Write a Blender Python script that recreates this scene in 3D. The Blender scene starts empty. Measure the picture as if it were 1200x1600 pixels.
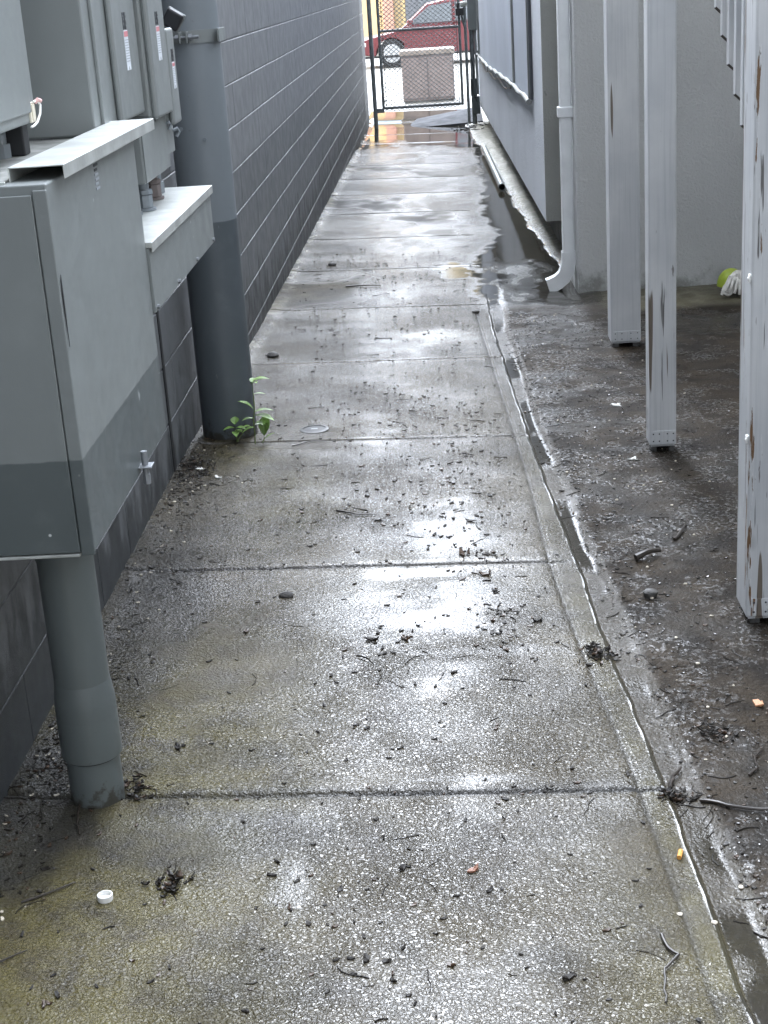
import bpy, math, random
import numpy as np
from mathutils import Vector, Matrix
random.seed(7); np.random.seed(7)
sc = bpy.context.scene
COL = sc.collection
PI = math.pi
HC = 1.64                      # camera height over the path where the cabinet stands
XW = -1.016                    # face of the block wall

# ------------------------------------------------------------------ helpers
def origin(o):
    v = Vector((0, 0, 0))
    while o is not None:
        v += o.location; o = o.parent
    return v

def tag(o, label=None, cat=None, group=None, kind=None):
    if label: o['label'] = label
    if cat: o['category'] = cat
    if group: o['group'] = group
    if kind: o['kind'] = kind
    return o

def thing(name, loc, label, cat, group=None):
    o = bpy.data.objects.new(name, None); COL.objects.link(o)
    o.location = loc; o.empty_display_size = .05
    return tag(o, label, cat, group)

def rotm(axis, ang): return Matrix.Rotation(ang, 3, axis)

class MB:
    def __init__(s): s.v = []; s.f = []; s.m = []
    def add(s, vs, fs, m=0):
        k = len(s.v); s.v += [tuple(p) for p in vs]
        s.f += [tuple(i + k for i in f) for f in fs]; s.m += [m] * len(fs); return s
    def box(s, x0, x1, y0, y1, z0, z1, m=0, M=None, c=None):
        vs = [Vector((x, y, z)) for z in (z0, z1) for y in (y0, y1) for x in (x0, x1)]
        if M is not None:
            c = Vector(c); vs = [M @ (p - c) + c for p in vs]
        return s.add(vs, [(0, 2, 3, 1), (4, 5, 7, 6), (0, 1, 5, 4), (2, 6, 7, 3), (0, 4, 6, 2), (1, 3, 7, 5)], m)
    def prism(s, poly, d, m=0):
        """poly: list of 3-D points, d: extrusion vector"""
        n = len(poly); d = Vector(d); a = [Vector(p) for p in poly]
        return s.add(a + [p + d for p in a], [tuple(range(n))[::-1], tuple(range(n, 2 * n))] +
                     [(i, (i + 1) % n, n + (i + 1) % n, n + i) for i in range(n)], m)
    def tube(s, pts, r, n=8, m=0, caps=True):
        pts = [Vector(p) for p in pts]; N = len(pts)
        rs = r if isinstance(r, (list, tuple)) else [r] * N
        rings = []; up = None
        for i, p in enumerate(pts):
            t = (pts[min(i + 1, N - 1)] - pts[max(i - 1, 0)]).normalized()
            if up is None:
                up = Vector((0, 0, 1)) if abs(t.z) < .9 else Vector((1, 0, 0))
            u = t.cross(up).normalized(); w = u.cross(t).normalized(); up = w
            rings.append([p + (u * math.cos(2 * PI * k / n) + w * math.sin(2 * PI * k / n)) * rs[i] for k in range(n)])
        vs = [q for R in rings for q in R]; fs = []
        for i in range(N - 1):
            for k in range(n):
                a = i * n + k; b = i * n + (k + 1) % n
                fs.append((a, b, b + n, a + n))
        if caps: fs += [tuple(range(n))[::-1], tuple(range((N - 1) * n, N * n))]
        return s.add(vs, fs, m)
    def lathe(s, c, prof, n=40, m=0):
        """vertical lathe, prof = [(r, z)...]"""
        vs = []; fs = []
        for r, z in prof:
            vs += [(c[0] + r * math.cos(2 * PI * k / n), c[1] + r * math.sin(2 * PI * k / n), z) for k in range(n)]
        for i in range(len(prof) - 1):
            for k in range(n):
                a = i * n + k; b = i * n + (k + 1) % n
                fs.append((a, b, b + n, a + n))
        fs += [tuple(range(n))[::-1], tuple(range((len(prof) - 1) * n, len(prof) * n))]
        return s.add(vs, fs, m)
    def build(s, name, mats, parent=None, bevel=None, smooth=False, loc=None, seg=2):
        me = bpy.data.meshes.new(name)
        L = Vector(loc) if loc is not None else (origin(parent) if parent is not None else Vector((0, 0, 0)))
        me.from_pydata([Vector(p) - L for p in s.v], [], s.f)
        for m in (mats if isinstance(mats, (list, tuple)) else [mats]): me.materials.append(m)
        me.polygons.foreach_set('material_index', s.m)
        if smooth: me.polygons.foreach_set('use_smooth', [True] * len(s.f))
        me.update()
        o = bpy.data.objects.new(name, me); COL.objects.link(o)
        if parent is not None: o.parent = parent
        elif loc is not None: o.location = L
        if bevel:
            b = o.modifiers.new('Bevel', 'BEVEL'); b.width = bevel; b.segments = seg
            b.limit_method = 'ANGLE'; b.angle_limit = math.radians(40)
            b.harden_normals = False
        if smooth:
            try:
                me.set_sharp_from_angle(angle=math.radians(38))
            except Exception: pass
        return o

# ------------------------------------------------------------------ noise (numpy)
def _hash(ix, iy, sd):
    h = (ix.astype(np.int64) * 374761393 + iy.astype(np.int64) * 668265263 + sd * 1442695041) & 0xffffffff
    h = ((h ^ (h >> 13)) * 1274126177) & 0xffffffff
    return ((h ^ (h >> 16)) & 0xffff) / 65535.0
def vnoise(x, y, sd=0):
    x = np.asarray(x, float); y = np.asarray(y, float)
    ix = np.floor(x); iy = np.floor(y); fx = x - ix; fy = y - iy
    fx = fx * fx * (3 - 2 * fx); fy = fy * fy * (3 - 2 * fy)
    a = _hash(ix, iy, sd); b = _hash(ix + 1, iy, sd); c = _hash(ix, iy + 1, sd); d = _hash(ix + 1, iy + 1, sd)
    return (a + (b - a) * fx) * (1 - fy) + (c + (d - c) * fx) * fy
def fbm(x, y, sd=0, o=4):
    t = 0; a = .5; n = 0
    for i in range(o):
        t = t + a * vnoise(x * 2 ** i, y * 2 ** i, sd + i * 7); n += a; a *= .5
    return t / n
def sm(x, a, b):
    t = np.clip((np.asarray(x, float) - a) / (b - a), 0, 1); return t * t * (3 - 2 * t)

# ------------------------------------------------------------------ the lie of the ground
GY = [-60, 5.2, 7.6, 10.7, 14.75, 22.5, 90]; GZ = [0, 0, -.087, -.158, -.223, -.37, -.37]
E1Y = [-8, 2.1, 2.97, 3.66, 4.22, 4.94, 6.5, 8.25, 12, 24]; E1X = [.60, .40, .358, .302, .268, .256, .211, .16, .17, .17]
E2Y = [-8, 2.105, 2.9, 3.316, 3.614, 4.208, 4.862, 5.5, 6.5, 7.88, 9.3, 24]; E2X = [.62, .45, .418, .394, .372, .352, .316, .29, .267, .234, .228, .228]
E3Y = [-8, 2.1, 3.025, 3.864, 4.661, 5.588, 7.362, 9.3, 24]; E3X = [.70, .53, .464, .426, .384, .345, .31, .30, .30]
E4Y = [8.9, 9.6, 10.3, 11.2, 12.5, 14.5, 16, 17.9, 21.3, 23]; E4X = [.80, .76, .73, .69, .66, .585, .575, .535, .42, .39]
JY = [2.90, 4.25, 5.63, 7.12, 8.56, 9.95, 11.4, 12.82, 14.15, 15.5, 16.9, 18.3, 19.7, 21.1]
def gbase(x, y):
    return np.interp(y, GY, GZ) - .025 * np.clip(np.asarray(x) - XW, 0, 1.9)
def e1(y): return np.interp(y, E1Y, E1X)
def e2(y): return np.interp(y, E2Y, E2X) + .006 * (vnoise(y * 9, y * 0, 3) - .5)
def e3(y): return np.interp(y, E3Y, E3X) + .020 * (vnoise(y * 2.2, y * 0, 5) - .5) + .007 * (vnoise(y * 11, y * 0, 6) - .5)
def e4(y): return np.interp(y, E4Y, E4X) + .05 * (vnoise(y * 1.7, y * 0, 9) - .5) + .018 * (vnoise(y * 6, y * 0, 19) - .5) + .008 * (vnoise(y * 21, y * 0, 18) - .5)
def ground(x, y):
    x = np.asarray(x, float); y = np.asarray(y, float)
    h = gbase(x, y)
    a = e1(y); b = e2(y); c = e3(y)
    onslab = sm(x, b + .004, b - .004)
    # slab joints (tooled grooves)
    for j in JY:
        jw = j + .012 * (vnoise(x * 2, x * 0 + j, 1) - .5)
        d = np.abs(y - jw)
        w = .011 if j < 9 else .014
        h = h - onslab * .012 * np.clip(1 - d / w, 0, 1) * (x < a + .05)
        h = h + onslab * .0025 * np.exp(-((d - .035) / .02) ** 2) * (x < a)
    # groove at the inner edge line
    h = h - .006 * np.clip(1 - np.abs(x - a) / .012, 0, 1) * (y < 8.4)
    # low undulation of the slabs
    h = h + .006 * (fbm(x * 1.7, y * 1.3, 31) - .5) * (.12 + .88 * sm(y, 12, 5.5))
    # gutter: small step at e2, shallow trough, ragged rim at e3
    fade = sm(y, 9.2, 7.6)
    kb = .35 + .65 * sm(vnoise(y * 1.9, y * 0, 91), .3, .6)
    tr = sm(x, b - .003, b + .006) * sm(x, c + .045 - .03 * kb, c - .012)
    h = h - fade * (.005 + .004 * kb) * tr
    lip = np.clip((x - b + .009) / .009, 0, 1) * np.clip((b + .006 - x) / .006, 0, 1) + .25 * np.exp(-((x - b - .012) / .004) ** 2)
    h = h + fade * (.0021 * sm(fbm(y * 3.1, y * 0, 95), .40, .56) * (.3 + 1.3 * vnoise(y * 31, y * 0, 96))) * lip
    # muddy apron
    mud = sm(x, c - .005, c + .03)
    near = sm(y, 9.6, 8.2)
    h = h + mud * near * (.004 + .010 * (fbm(x * 5, y * 5, 11) - .45) + .007 * (fbm(x * 19, y * 19, 12, 3) - .5))
    # dirt bank against the front wall of the stucco building
    bank = sm(y + .10 * (fbm(x * 4, y * 0, 14) - .5), 8.12, 8.45) * sm(y, 8.9, 8.7) * sm(x, .70, .86)
    h = h + bank * (.022 + .016 * (fbm(x * 11, y * 11, 15) - .5))
    # cream mortar footing along the side wall
    q = e4(y); ft = sm(x, q - .01, q + .02) * sm(y, 9.2, 9.9) * sm(y, 23.2, 22)
    h = h + ft * (.022 + .02 * (fbm(x * 9, y * 6, 16) - .5)) + ft * .20 * np.clip(x - q, 0, .12)
    # raised grit along the foot of the block wall
    wl = sm(x, XW + .085 + .06 * (fbm(x * 5, y * 1.6, 21) - .5), XW + .01)
    h = h + wl * (.010 + .012 * (fbm(x * 14, y * 14, 22) - .5))
    # approach beyond the gate: low sill rising to the street
    h = h + .05 * sm(y - .35 * (x > 0) * 0, 22.55, 23.6)
    return h
_gx = np.arange(-1.06, 1.92, .01); _gy = np.arange(1.6, 22.6, .01)
_gt = ground(*np.meshgrid(_gx, _gy))
def gz(x, y):
    fx = (x + 1.06) / .01; fy = (y - 1.6) / .01
    i, j = int(fx), int(fy)
    if fx < 0 or fy < 0 or i >= len(_gx) - 1 or j >= len(_gy) - 1:
        return float(ground(np.array([x]), np.array([y]))[0])
    u, v = fx - i, fy - j
    return float((_gt[j, i] * (1 - u) + _gt[j, i + 1] * u) * (1 - v) + (_gt[j + 1, i] * (1 - u) + _gt[j + 1, i + 1] * u) * v)

# ------------------------------------------------------------------ materials
def new_mat(name):
    m = bpy.data.materials.new(name); m.use_nodes = True
    nt = m.node_tree; nt.nodes.clear()
    out = nt.nodes.new('ShaderNodeOutputMaterial'); b = nt.nodes.new('ShaderNodeBsdfPrincipled')
    nt.links.new(b.outputs[0], out.inputs[0])
    return m, nt, b
class G:
    """tiny node helper"""
    def __init__(s, nt): s.nt = nt
    def n(s, t, **k):
        o = s.nt.nodes.new(t)
        for a, v in k.items(): setattr(o, a, v)
        return o
    def link(s, a, b): s.nt.links.new(a, b)
    def val(s, sock, v):
        if hasattr(v, 'is_output'): s.link(v, sock)
        else: sock.default_value = v
    def pos(s): return s.n('ShaderNodeNewGeometry').outputs['Position']
    def obj(s): return s.n('ShaderNodeTexCoord').outputs['Object']
    def mapping(s, vec, scale=(1, 1, 1), loc=(0, 0, 0), rot=(0, 0, 0)):
        m = s.n('ShaderNodeMapping'); s.link(vec, m.inputs[0])
        m.inputs['Scale'].default_value = scale; m.inputs['Location'].default_value = loc
        m.inputs['Rotation'].default_value = rot
        return m.outputs[0]
    def noise(s, vec, scale, detail=4, rough=.55, dist=0.):
        t = s.n('ShaderNodeTexNoise'); s.link(vec, t.inputs['Vector'])
        t.inputs['Scale'].default_value = scale; t.inputs['Detail'].default_value = detail
        t.inputs['Roughness'].default_value = rough; t.inputs['Distortion'].default_value = dist
        return t.outputs['Fac']
    def voro(s, vec, scale, feature='F1', out='Distance'):
        t = s.n('ShaderNodeTexVoronoi', feature=feature); s.link(vec, t.inputs['Vector'])
        t.inputs['Scale'].default_value = scale; return t.outputs[out]
    def ramp(s, f, a, b, lo=0., hi=1.):
        m = s.n('ShaderNodeMapRange', interpolation_type='SMOOTHSTEP'); s.link(f, m.inputs[0])
        m.inputs[1].default_value = a; m.inputs[2].default_value = b
        m.inputs[3].default_value = lo; m.inputs[4].default_value = hi
        return m.outputs[0]
    def math(s, op, a, b=0.):
        m = s.n('ShaderNodeMath', operation=op); s.val(m.inputs[0], a); s.val(m.inputs[1], b); return m.outputs[0]
    def mix(s, f, a, b):
        m = s.n('ShaderNodeMix', data_type='RGBA'); s.val(m.inputs[0], f)
        for i, v in ((6, a), (7, b)):
            if hasattr(v, 'is_output'): s.link(v, m.inputs[i])
            else: m.inputs[i].default_value = (*v, 1) if len(v) == 3 else v
        return m.outputs[2]
    def attr(s, name): return s.n('ShaderNodeAttribute', attribute_name=name).outputs['Fac']
    def bump(s, h, strength=1., dist=.001, normal=None):
        b = s.n('ShaderNodeBump'); s.val(b.inputs['Height'], h); s.val(b.inputs['Strength'], strength)
        b.inputs['Distance'].default_value = dist
        if normal is not None: s.link(normal, b.inputs['Normal'])
        return b.outputs[0]
    def sepz(s, v, i=2):
        x = s.n('ShaderNodeSeparateXYZ'); s.link(v, x.inputs[0]); return x.outputs[i]

def simple(name, col, rough=.5, metal=0., var=.12, scale=9., bump=.0, bscale=200., spec=.5):
    m, nt, b = new_mat(name); g = G(nt); p = g.pos()
    n = g.noise(p, scale, 5)
    c = g.mix(g.ramp(n, .3, .7), [x * (1 - var) for x in col], [min(1, x * (1 + var)) for x in col])
    g.link(c, b.inputs['Base Color']); b.inputs['Roughness'].default_value = rough
    b.inputs['Metallic'].default_value = metal; b.inputs['Specular IOR Level'].default_value = spec
    if bump: g.link(g.bump(g.noise(p, bscale, 3), 1, bump), b.inputs['Normal'])
    return m

LIGHT = (.172, .189, .188); DARK = (.062, .074, .084)
def paint(name, light, dark, z0, rough=.42, wall=False, flecks=0.0, soft=.002, foot=False):
    m, nt, b = new_mat(name); g = G(nt); p = g.pos()
    z = g.sepz(p)
    zz = g.math('ADD', z, g.math('MULTIPLY', g.math('SUBTRACT', g.noise(p, 30, 2), .5), .006))
    f = g.ramp(zz, z0 - soft, z0 + soft)
    big = g.noise(p, 1.3, 4); sml = g.noise(p, 11, 5)
    streak = g.noise(g.mapping(p, (7, 7, .5)), 3.0, 5, .6)
    c = g.mix(f, dark, light)
    c = g.mix(g.ramp(big, .35, .75, 0, .25), c, [x * .8 for x in light])
    c = g.mix(g.ramp(sml, .5, .8, 0, .16), c, [x * 1.35 for x in light])
    c = g.mix(g.ramp(streak, .52, .78, 0, .20 if wall else .05), c, [x * .55 for x in dark])
    if wall:   # damp, dirty foot of the wall, plus painted shade below the cabinet
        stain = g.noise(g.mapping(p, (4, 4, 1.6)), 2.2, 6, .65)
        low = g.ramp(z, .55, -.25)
        near = g.math('MULTIPLY', g.ramp(g.sepz(p, 1), 5.6, 3.2), g.ramp(z, .75, .1))  # low near end of the wall darkened, painting in the blocked light
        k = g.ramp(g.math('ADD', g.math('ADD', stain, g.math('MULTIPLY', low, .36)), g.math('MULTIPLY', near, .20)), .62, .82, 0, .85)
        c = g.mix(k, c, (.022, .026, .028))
        # chalky runs
        chalk = g.noise(g.mapping(p, (9, 9, .8)), 3.4, 5, .7)
        c = g.mix(g.ramp(chalk, .60, .82, 0, .15), c, (.23, .245, .26))
    if foot:   # mud splashed and packed round the foot
        sp = g.math('ADD', g.noise(p, 34, 5, .65), g.ramp(z, .10, -.06, 0, .42))
        c = g.mix(g.ramp(sp, .66, .80, 0, .85), c, (.030, .027, .020))
        sc2 = g.noise(g.mapping(p, (1, 1, 2.2)), 13, 4, .7)
        c = g.mix(g.ramp(sc2, .66, .74, 0, .35), c, [x * .45 for x in light])
    if flecks:
        v = g.voro(p, 24, 'F1'); w = g.noise(g.mapping(p, (1, 1, .35)), 6.0, 3)
        k = g.math('MULTIPLY', g.ramp(v, .11, .07), g.ramp(w, .63, .67))
        c = g.mix(g.math('MULTIPLY', k, flecks), c, (.62, .65, .65))
        w2 = g.noise(g.mapping(p, (1, 1, .25)), 60.0, 2); w3 = g.noise(p, 7.0, 2)
        k2 = g.math('MULTIPLY', g.ramp(w2, .68, .73), g.ramp(w3, .62, .68))
        c = g.mix(g.math('MULTIPLY', k2, flecks * .7), c, (.55, .58, .58))
    g.link(c, b.inputs['Base Color'])
    g.link(g.ramp(sml, .3, .8, rough - .05, rough + .14), b.inputs['Roughness'])
    h = g.noise(p, 240 if wall else 420, 4, .6)
    nrm = g.bump(h, .8 if wall else .35, .0016 if wall else .0005)
    nrm = g.bump(g.noise(p, 9 if wall else 4, 3), .5, .004 if wall else .006, nrm)
    g.link(nrm, b.inputs['Normal'])
    return m
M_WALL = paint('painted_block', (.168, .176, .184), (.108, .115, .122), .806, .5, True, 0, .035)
M_METAL = paint('painted_steel', LIGHT, (.074, .088, .090), .813, .40, False, .75)
M_METAL2 = paint('painted_steel_plain', (.176, .192, .190), (.075, .088, .09), .813, .42, False, 0)
M_PIPE = paint('painted_pipe', (.165, .188, .205), (.070, .084, .094), .826, .40, False, .5, .002, True)
M_CONDUIT = paint('painted_conduit', (.088, .102, .102), (.092, .107, .107), .2, .42, False, .15, .002, True)
M_GALV = simple('galvanised_sheet', (.50, .52, .50), .38, .55, .16, 12, .0006, 90)
M_GALV2 = simple('galvanised_tube', (.22, .235, .235), .42, .6, .2, 20)
M_DARK = simple('black_gap', (.012, .013, .015), .6)
M_BLACK = simple('black_plastic', (.016, .017, .02), .35)
M_BOLT = simple('zinc_bolt', (.24, .255, .27), .45, .5)
M_LABEL = simple('label_white', (.62, .66, .70), .45, 0, .06, 40)
M_RED = simple('label_red', (.55, .20, .22), .5)
M_INK = simple('label_ink', (.035, .038, .045), .6)
M_FAINT = simple('label_faint', (.30, .325, .36), .5)
M_WHITE = simple('white_plastic', (.72, .72, .70), .4, 0, .05)
M_CREAM = simple('cream_wire', (.62, .58, .48), .5)
M_DUST = simple('dusty_top', (.20, .205, .19), .7, 0, .35, 14, .001, 120)

def stucco(name, col, streaky=.25, grain=70):
    m, nt, b = new_mat(name); g = G(nt); p = g.pos(); z = g.sepz(p)
    big = g.noise(p, .9, 5); run = g.noise(g.mapping(p, (5, 5, .3)), 2.4, 6, .65)
    c = g.mix(g.ramp(big, .3, .75), [x * .9 for x in col], [x * 1.06 for x in col])
    c = g.mix(g.ramp(run, .5, .8, 0, streaky), c, [x * .55 for x in col])
    foot = g.math('ADD', g.noise(p, 6, 6, .7), g.ramp(z, .12, -.2, 0, .38))
    c = g.mix(g.ramp(foot, .66, .88, 0, .6), c, (.085, .085, .06))
    spot = g.noise(p, 26, 3); c = g.mix(g.ramp(spot, .735, .77, 0, .5), c, [x * .4 for x in col])
    g.link(c, b.inputs['Base Color']); b.inputs['Roughness'].default_value = .7
    h = g.noise(p, grain, 5, .6, .6)
    g.link(g.bump(g.ramp(h, .35, .7), .8, .0036), b.inputs['Normal'])
    return m
M_STUC = stucco('stucco_front', (.53, .54, .535), .12)
M_STUC2 = stucco('stucco_side', (.50, .525, .56), .3, 50)
M_STUCO = stucco('stucco_corner', (.33, .335, .31), .3, 90)
M_PANEL = stucco('panel_paint', (.40, .435, .49), .2, 30)
M_PLINTH = simple('plinth_concrete', (.115, .112, .10), .75, 0, .45, 5, .004, 40)
M_SPOUT = simple('spout_white', (.74, .76, .77), .38, 0, .07, 7, .0006, 40)

def wood_paint(name, peel, seed, crack=0.):
    m, nt, b = new_mat(name); g = G(nt); p = g.mapping(g.pos(), (1, 1, 1), (seed, seed * .7, seed * 1.3))
    long_ = g.mapping(p, (14, 14, .55))
    grain = g.noise(g.mapping(p, (60, 60, 1.2)), 2.0, 5, .6)
    base = g.mix(g.ramp(g.noise(p, 3, 4), .3, .7), (.43, .445, .46), (.54, .55, .555))
    base = g.mix(g.ramp(grain, .45, .75, 0, .35), base, (.27, .29, .31))
    # hairline cracks along the grain
    cr = g.noise(g.mapping(p, (26, 26, .9)), 2.2, 3, .6)
    crk = g.ramp(cr, .640 + crack, .672 + crack)
    base = g.mix(g.math('MULTIPLY', crk, .85), base, (.060, .055, .050))
    cr2 = g.noise(g.mapping(p, (18, 18, .6), (3, 1, 2)), 1.6, 2, .5)
    crk2 = g.math('MULTIPLY', g.ramp(cr2, .655 + crack, .668 + crack), .9)
    base = g.mix(crk2, base, (.09, .065, .04))
    # knots
    kn = g.voro(g.mapping(p, (1, 1, .45)), 5.2, 'F1')
    ring = g.math('MULTIPLY', g.ramp(kn, .05, .085), g.ramp(kn, .125, .09))
    base = g.mix(g.math('MULTIPLY', ring, .45), base, (.16, .165, .17))
    # peeled paint down to bare timber
    pe = g.noise(g.mapping(p, (15, 15, 1.1), (.4, 2, .2)), 2.1, 7, .66)
    pk = g.ramp(pe, peel, peel + .012)
    rim = g.ramp(pe, peel - .03, peel)
    wood = g.mix(grain, (.085, .045, .02), (.22, .13, .065))
    c = g.mix(g.math('MULTIPLY', rim, .35), base, (.70, .71, .70)); c = g.mix(pk, c, wood)
    chip = g.noise(g.mapping(p, (44, 44, 6)), 1.7, 3, .6); c = g.mix(g.ramp(chip, .69 + crack, .71 + crack, 0, .8), c, (.12, .11, .10))
    g.link(c, b.inputs['Base Color']); b.inputs['Roughness'].default_value = .6
    hh = g.math('SUBTRACT', g.math('MULTIPLY', grain, .3), g.math('ADD', g.math('MULTIPLY', pk, .9), crk))
    g.link(g.bump(hh, .9, .0024), b.inputs['Normal'])
    return m
M_POST1 = wood_paint('post_paint_sound', .85, 1.7, .075)
M_POST2 = wood_paint('post_paint_cracked', .735, 5.3, .022)
M_POST3 = wood_paint('post_paint_peeling', .615, 4.4, -.012)
M_STAIR = wood_paint('stair_paint', .85, 13.7, .08)
M_ENDGRAIN = simple('raw_end_grain', (.045, .038, .032), .8)

# --- wet concrete
def wet_ground():
    m, nt, b = new_mat('wet_concrete'); g = G(nt); p = g.pos()
    film = g.attr('film'); mud = g.attr('mud'); moss = g.attr('moss'); cream = g.attr('cream'); stain = g.attr('stain'); rip = g.attr('ripple'); scum = g.attr('scum'); dry = g.attr('dry')
    big = g.noise(p, 1.6, 6, .6); mid = g.noise(p, 7, 5, .6); grit = g.noise(p, 190, 3, .6)
    agg = g.voro(p, 210, 'F1', 'Color')
    aggv = g.sepz(agg, 0)
    c = g.mix(g.ramp(big, .3, .7), (.027, .022, .013), (.064, .053, .033))
    c = g.mix(g.ramp(mid, .35, .75, 0, .6), c, (.022, .019, .013))
    c = g.mix(g.ramp(aggv, .86, .98, 0, .30), c, (.17, .155, .115))
    c = g.mix(g.ramp(grit, .56, .74, 0, .65), c, (.030, .028, .023))
    # worn / brown patches
    br = g.noise(g.mapping(p, (1, 1, 1), (4, 2, 0)), 3.1, 5, .65)
    c = g.mix(g.ramp(br, .60, .72, 0, .5), c, (.060, .045, .026))
    mn = g.math('MULTIPLY', moss, g.ramp(g.noise(p, 9, 6, .65), .30, .62))
    c = g.mix(g.math('MULTIPLY', mn, .9), c, (.088, .075, .027))
    c = g.mix(stain, c, (.020, .020, .020))
    # mud
    mc = g.mix(g.ramp(mid, .3, .7), (.010, .008, .006), (.033, .025, .0165))
    mc = g.mix(g.ramp(g.noise(p, 60, 4, .7), .5, .72, 0, .7), mc, (.008, .008, .008))
    mc = g.mix(g.ramp(g.voro(p, 95, 'F1', 'Distance'), .16, .10, 0, .10), mc, (.30, .27, .22))
    c = g.mix(mud, c, mc)
    cc = g.mix(g.ramp(g.noise(p, 14, 6, .7), .35, .65), (.20, .19, .14), (.085, .078, .045))
    cc = g.mix(g.ramp(grit, .6, .75, 0, .6), cc, (.04, .035, .03))
    c = g.mix(cream, c, cc)
    c = g.mix(g.math('MULTIPLY', scum, g.ramp(g.noise(p, 55, 4, .75), .45, .56)), c, (.50, .51, .49))
    # standing water swallows the light tones
    c = g.mix(g.math('MULTIPLY', film, .62), c, (.018, .018, .016))
    g.link(c, b.inputs['Base Color'])
    r0 = g.ramp(g.noise(p, 4, 4), .3, .7, .06, .12)
    gl = g.math('MULTIPLY', g.ramp(g.noise(p, 4.5, 5, .65), .47, .57), g.ramp(g.noise(p, 70, 3, .6), .50, .58))
    r0 = g.mix(mud, r0, g.mix(gl, (.62, .62, .62), (.07, .07, .07)))
    g.link(g.mix(mud, g.mix(dry, (.5, .5, .5), (.06, .06, .06)), g.mix(gl, (.10, .10, .10), (.75, .75, .75))), b.inputs['Specular IOR Level'])
    r0 = g.mix(dry, r0, (.62, .62, .62))
    r0 = g.mix(cream, r0, (.5, .5, .5))
    r0 = g.mix(film, r0, (.03, .03, .03))
    r0 = g.mix(g.math('MULTIPLY', scum, .7), r0, (.6, .6, .6))
    g.link(r0, b.inputs['Roughness'])
    b.inputs['IOR'].default_value = 1.5
    # relief: worm-like wet grain on the slabs, coarser grit in the mud, nothing under water
    h1 = g.noise(p, 142, 2, .55, .7)
    h2 = g.noise(p, 62, 3, .55, .4)
    slab = g.math('ADD', g.ramp(h1, .33, .67), g.math('MULTIPLY', h2, .95))
    h3 = g.math('ADD', g.math('MULTIPLY', g.noise(p, 34, 4, .65), 2.2), g.math('MULTIPLY', g.ramp(g.noise(p, 95, 3, .6), .4, .62), 1.1))
    hh = g.mix(mud, slab, h3)
    free = g.math('SUBTRACT', 1.0, g.math('MULTIPLY', film, .985))
    wv = g.math('MULTIPLY', g.ramp(g.noise(p, 2.6, 4, .6), .3, .7, .5, 1.05), g.math('SUBTRACT', 1.0, g.math('MULTIPLY', g.attr('flat'), .74)))
    n1 = g.bump(hh, g.math('MULTIPLY', free, wv), .0026)
    # slow waviness of the wet skin, stretched across the alley
    n2 = g.bump(g.noise(g.mapping(p, (1.0, 1.5, 1)), 6.5, 4, .6), g.math('MULTIPLY', free, g.ramp(g.sepz(p, 1), 6, 12, .5, .16)), .006, n1)
    rp = g.noise(p, 46, 2, .5, .5)
    n3 = g.bump(rp, rip, .0042, n2)
    g.link(n3, b.inputs['Normal'])
    return m
M_GROUND = wet_ground()
M_STREET = simple('pale_street', (.27, .27, .255), .6, 0, .15, 1.2, .002, 60)
M_SOIL = simple('dark_soil', (.05, .045, .035), .8, 0, .3, 3)

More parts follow.
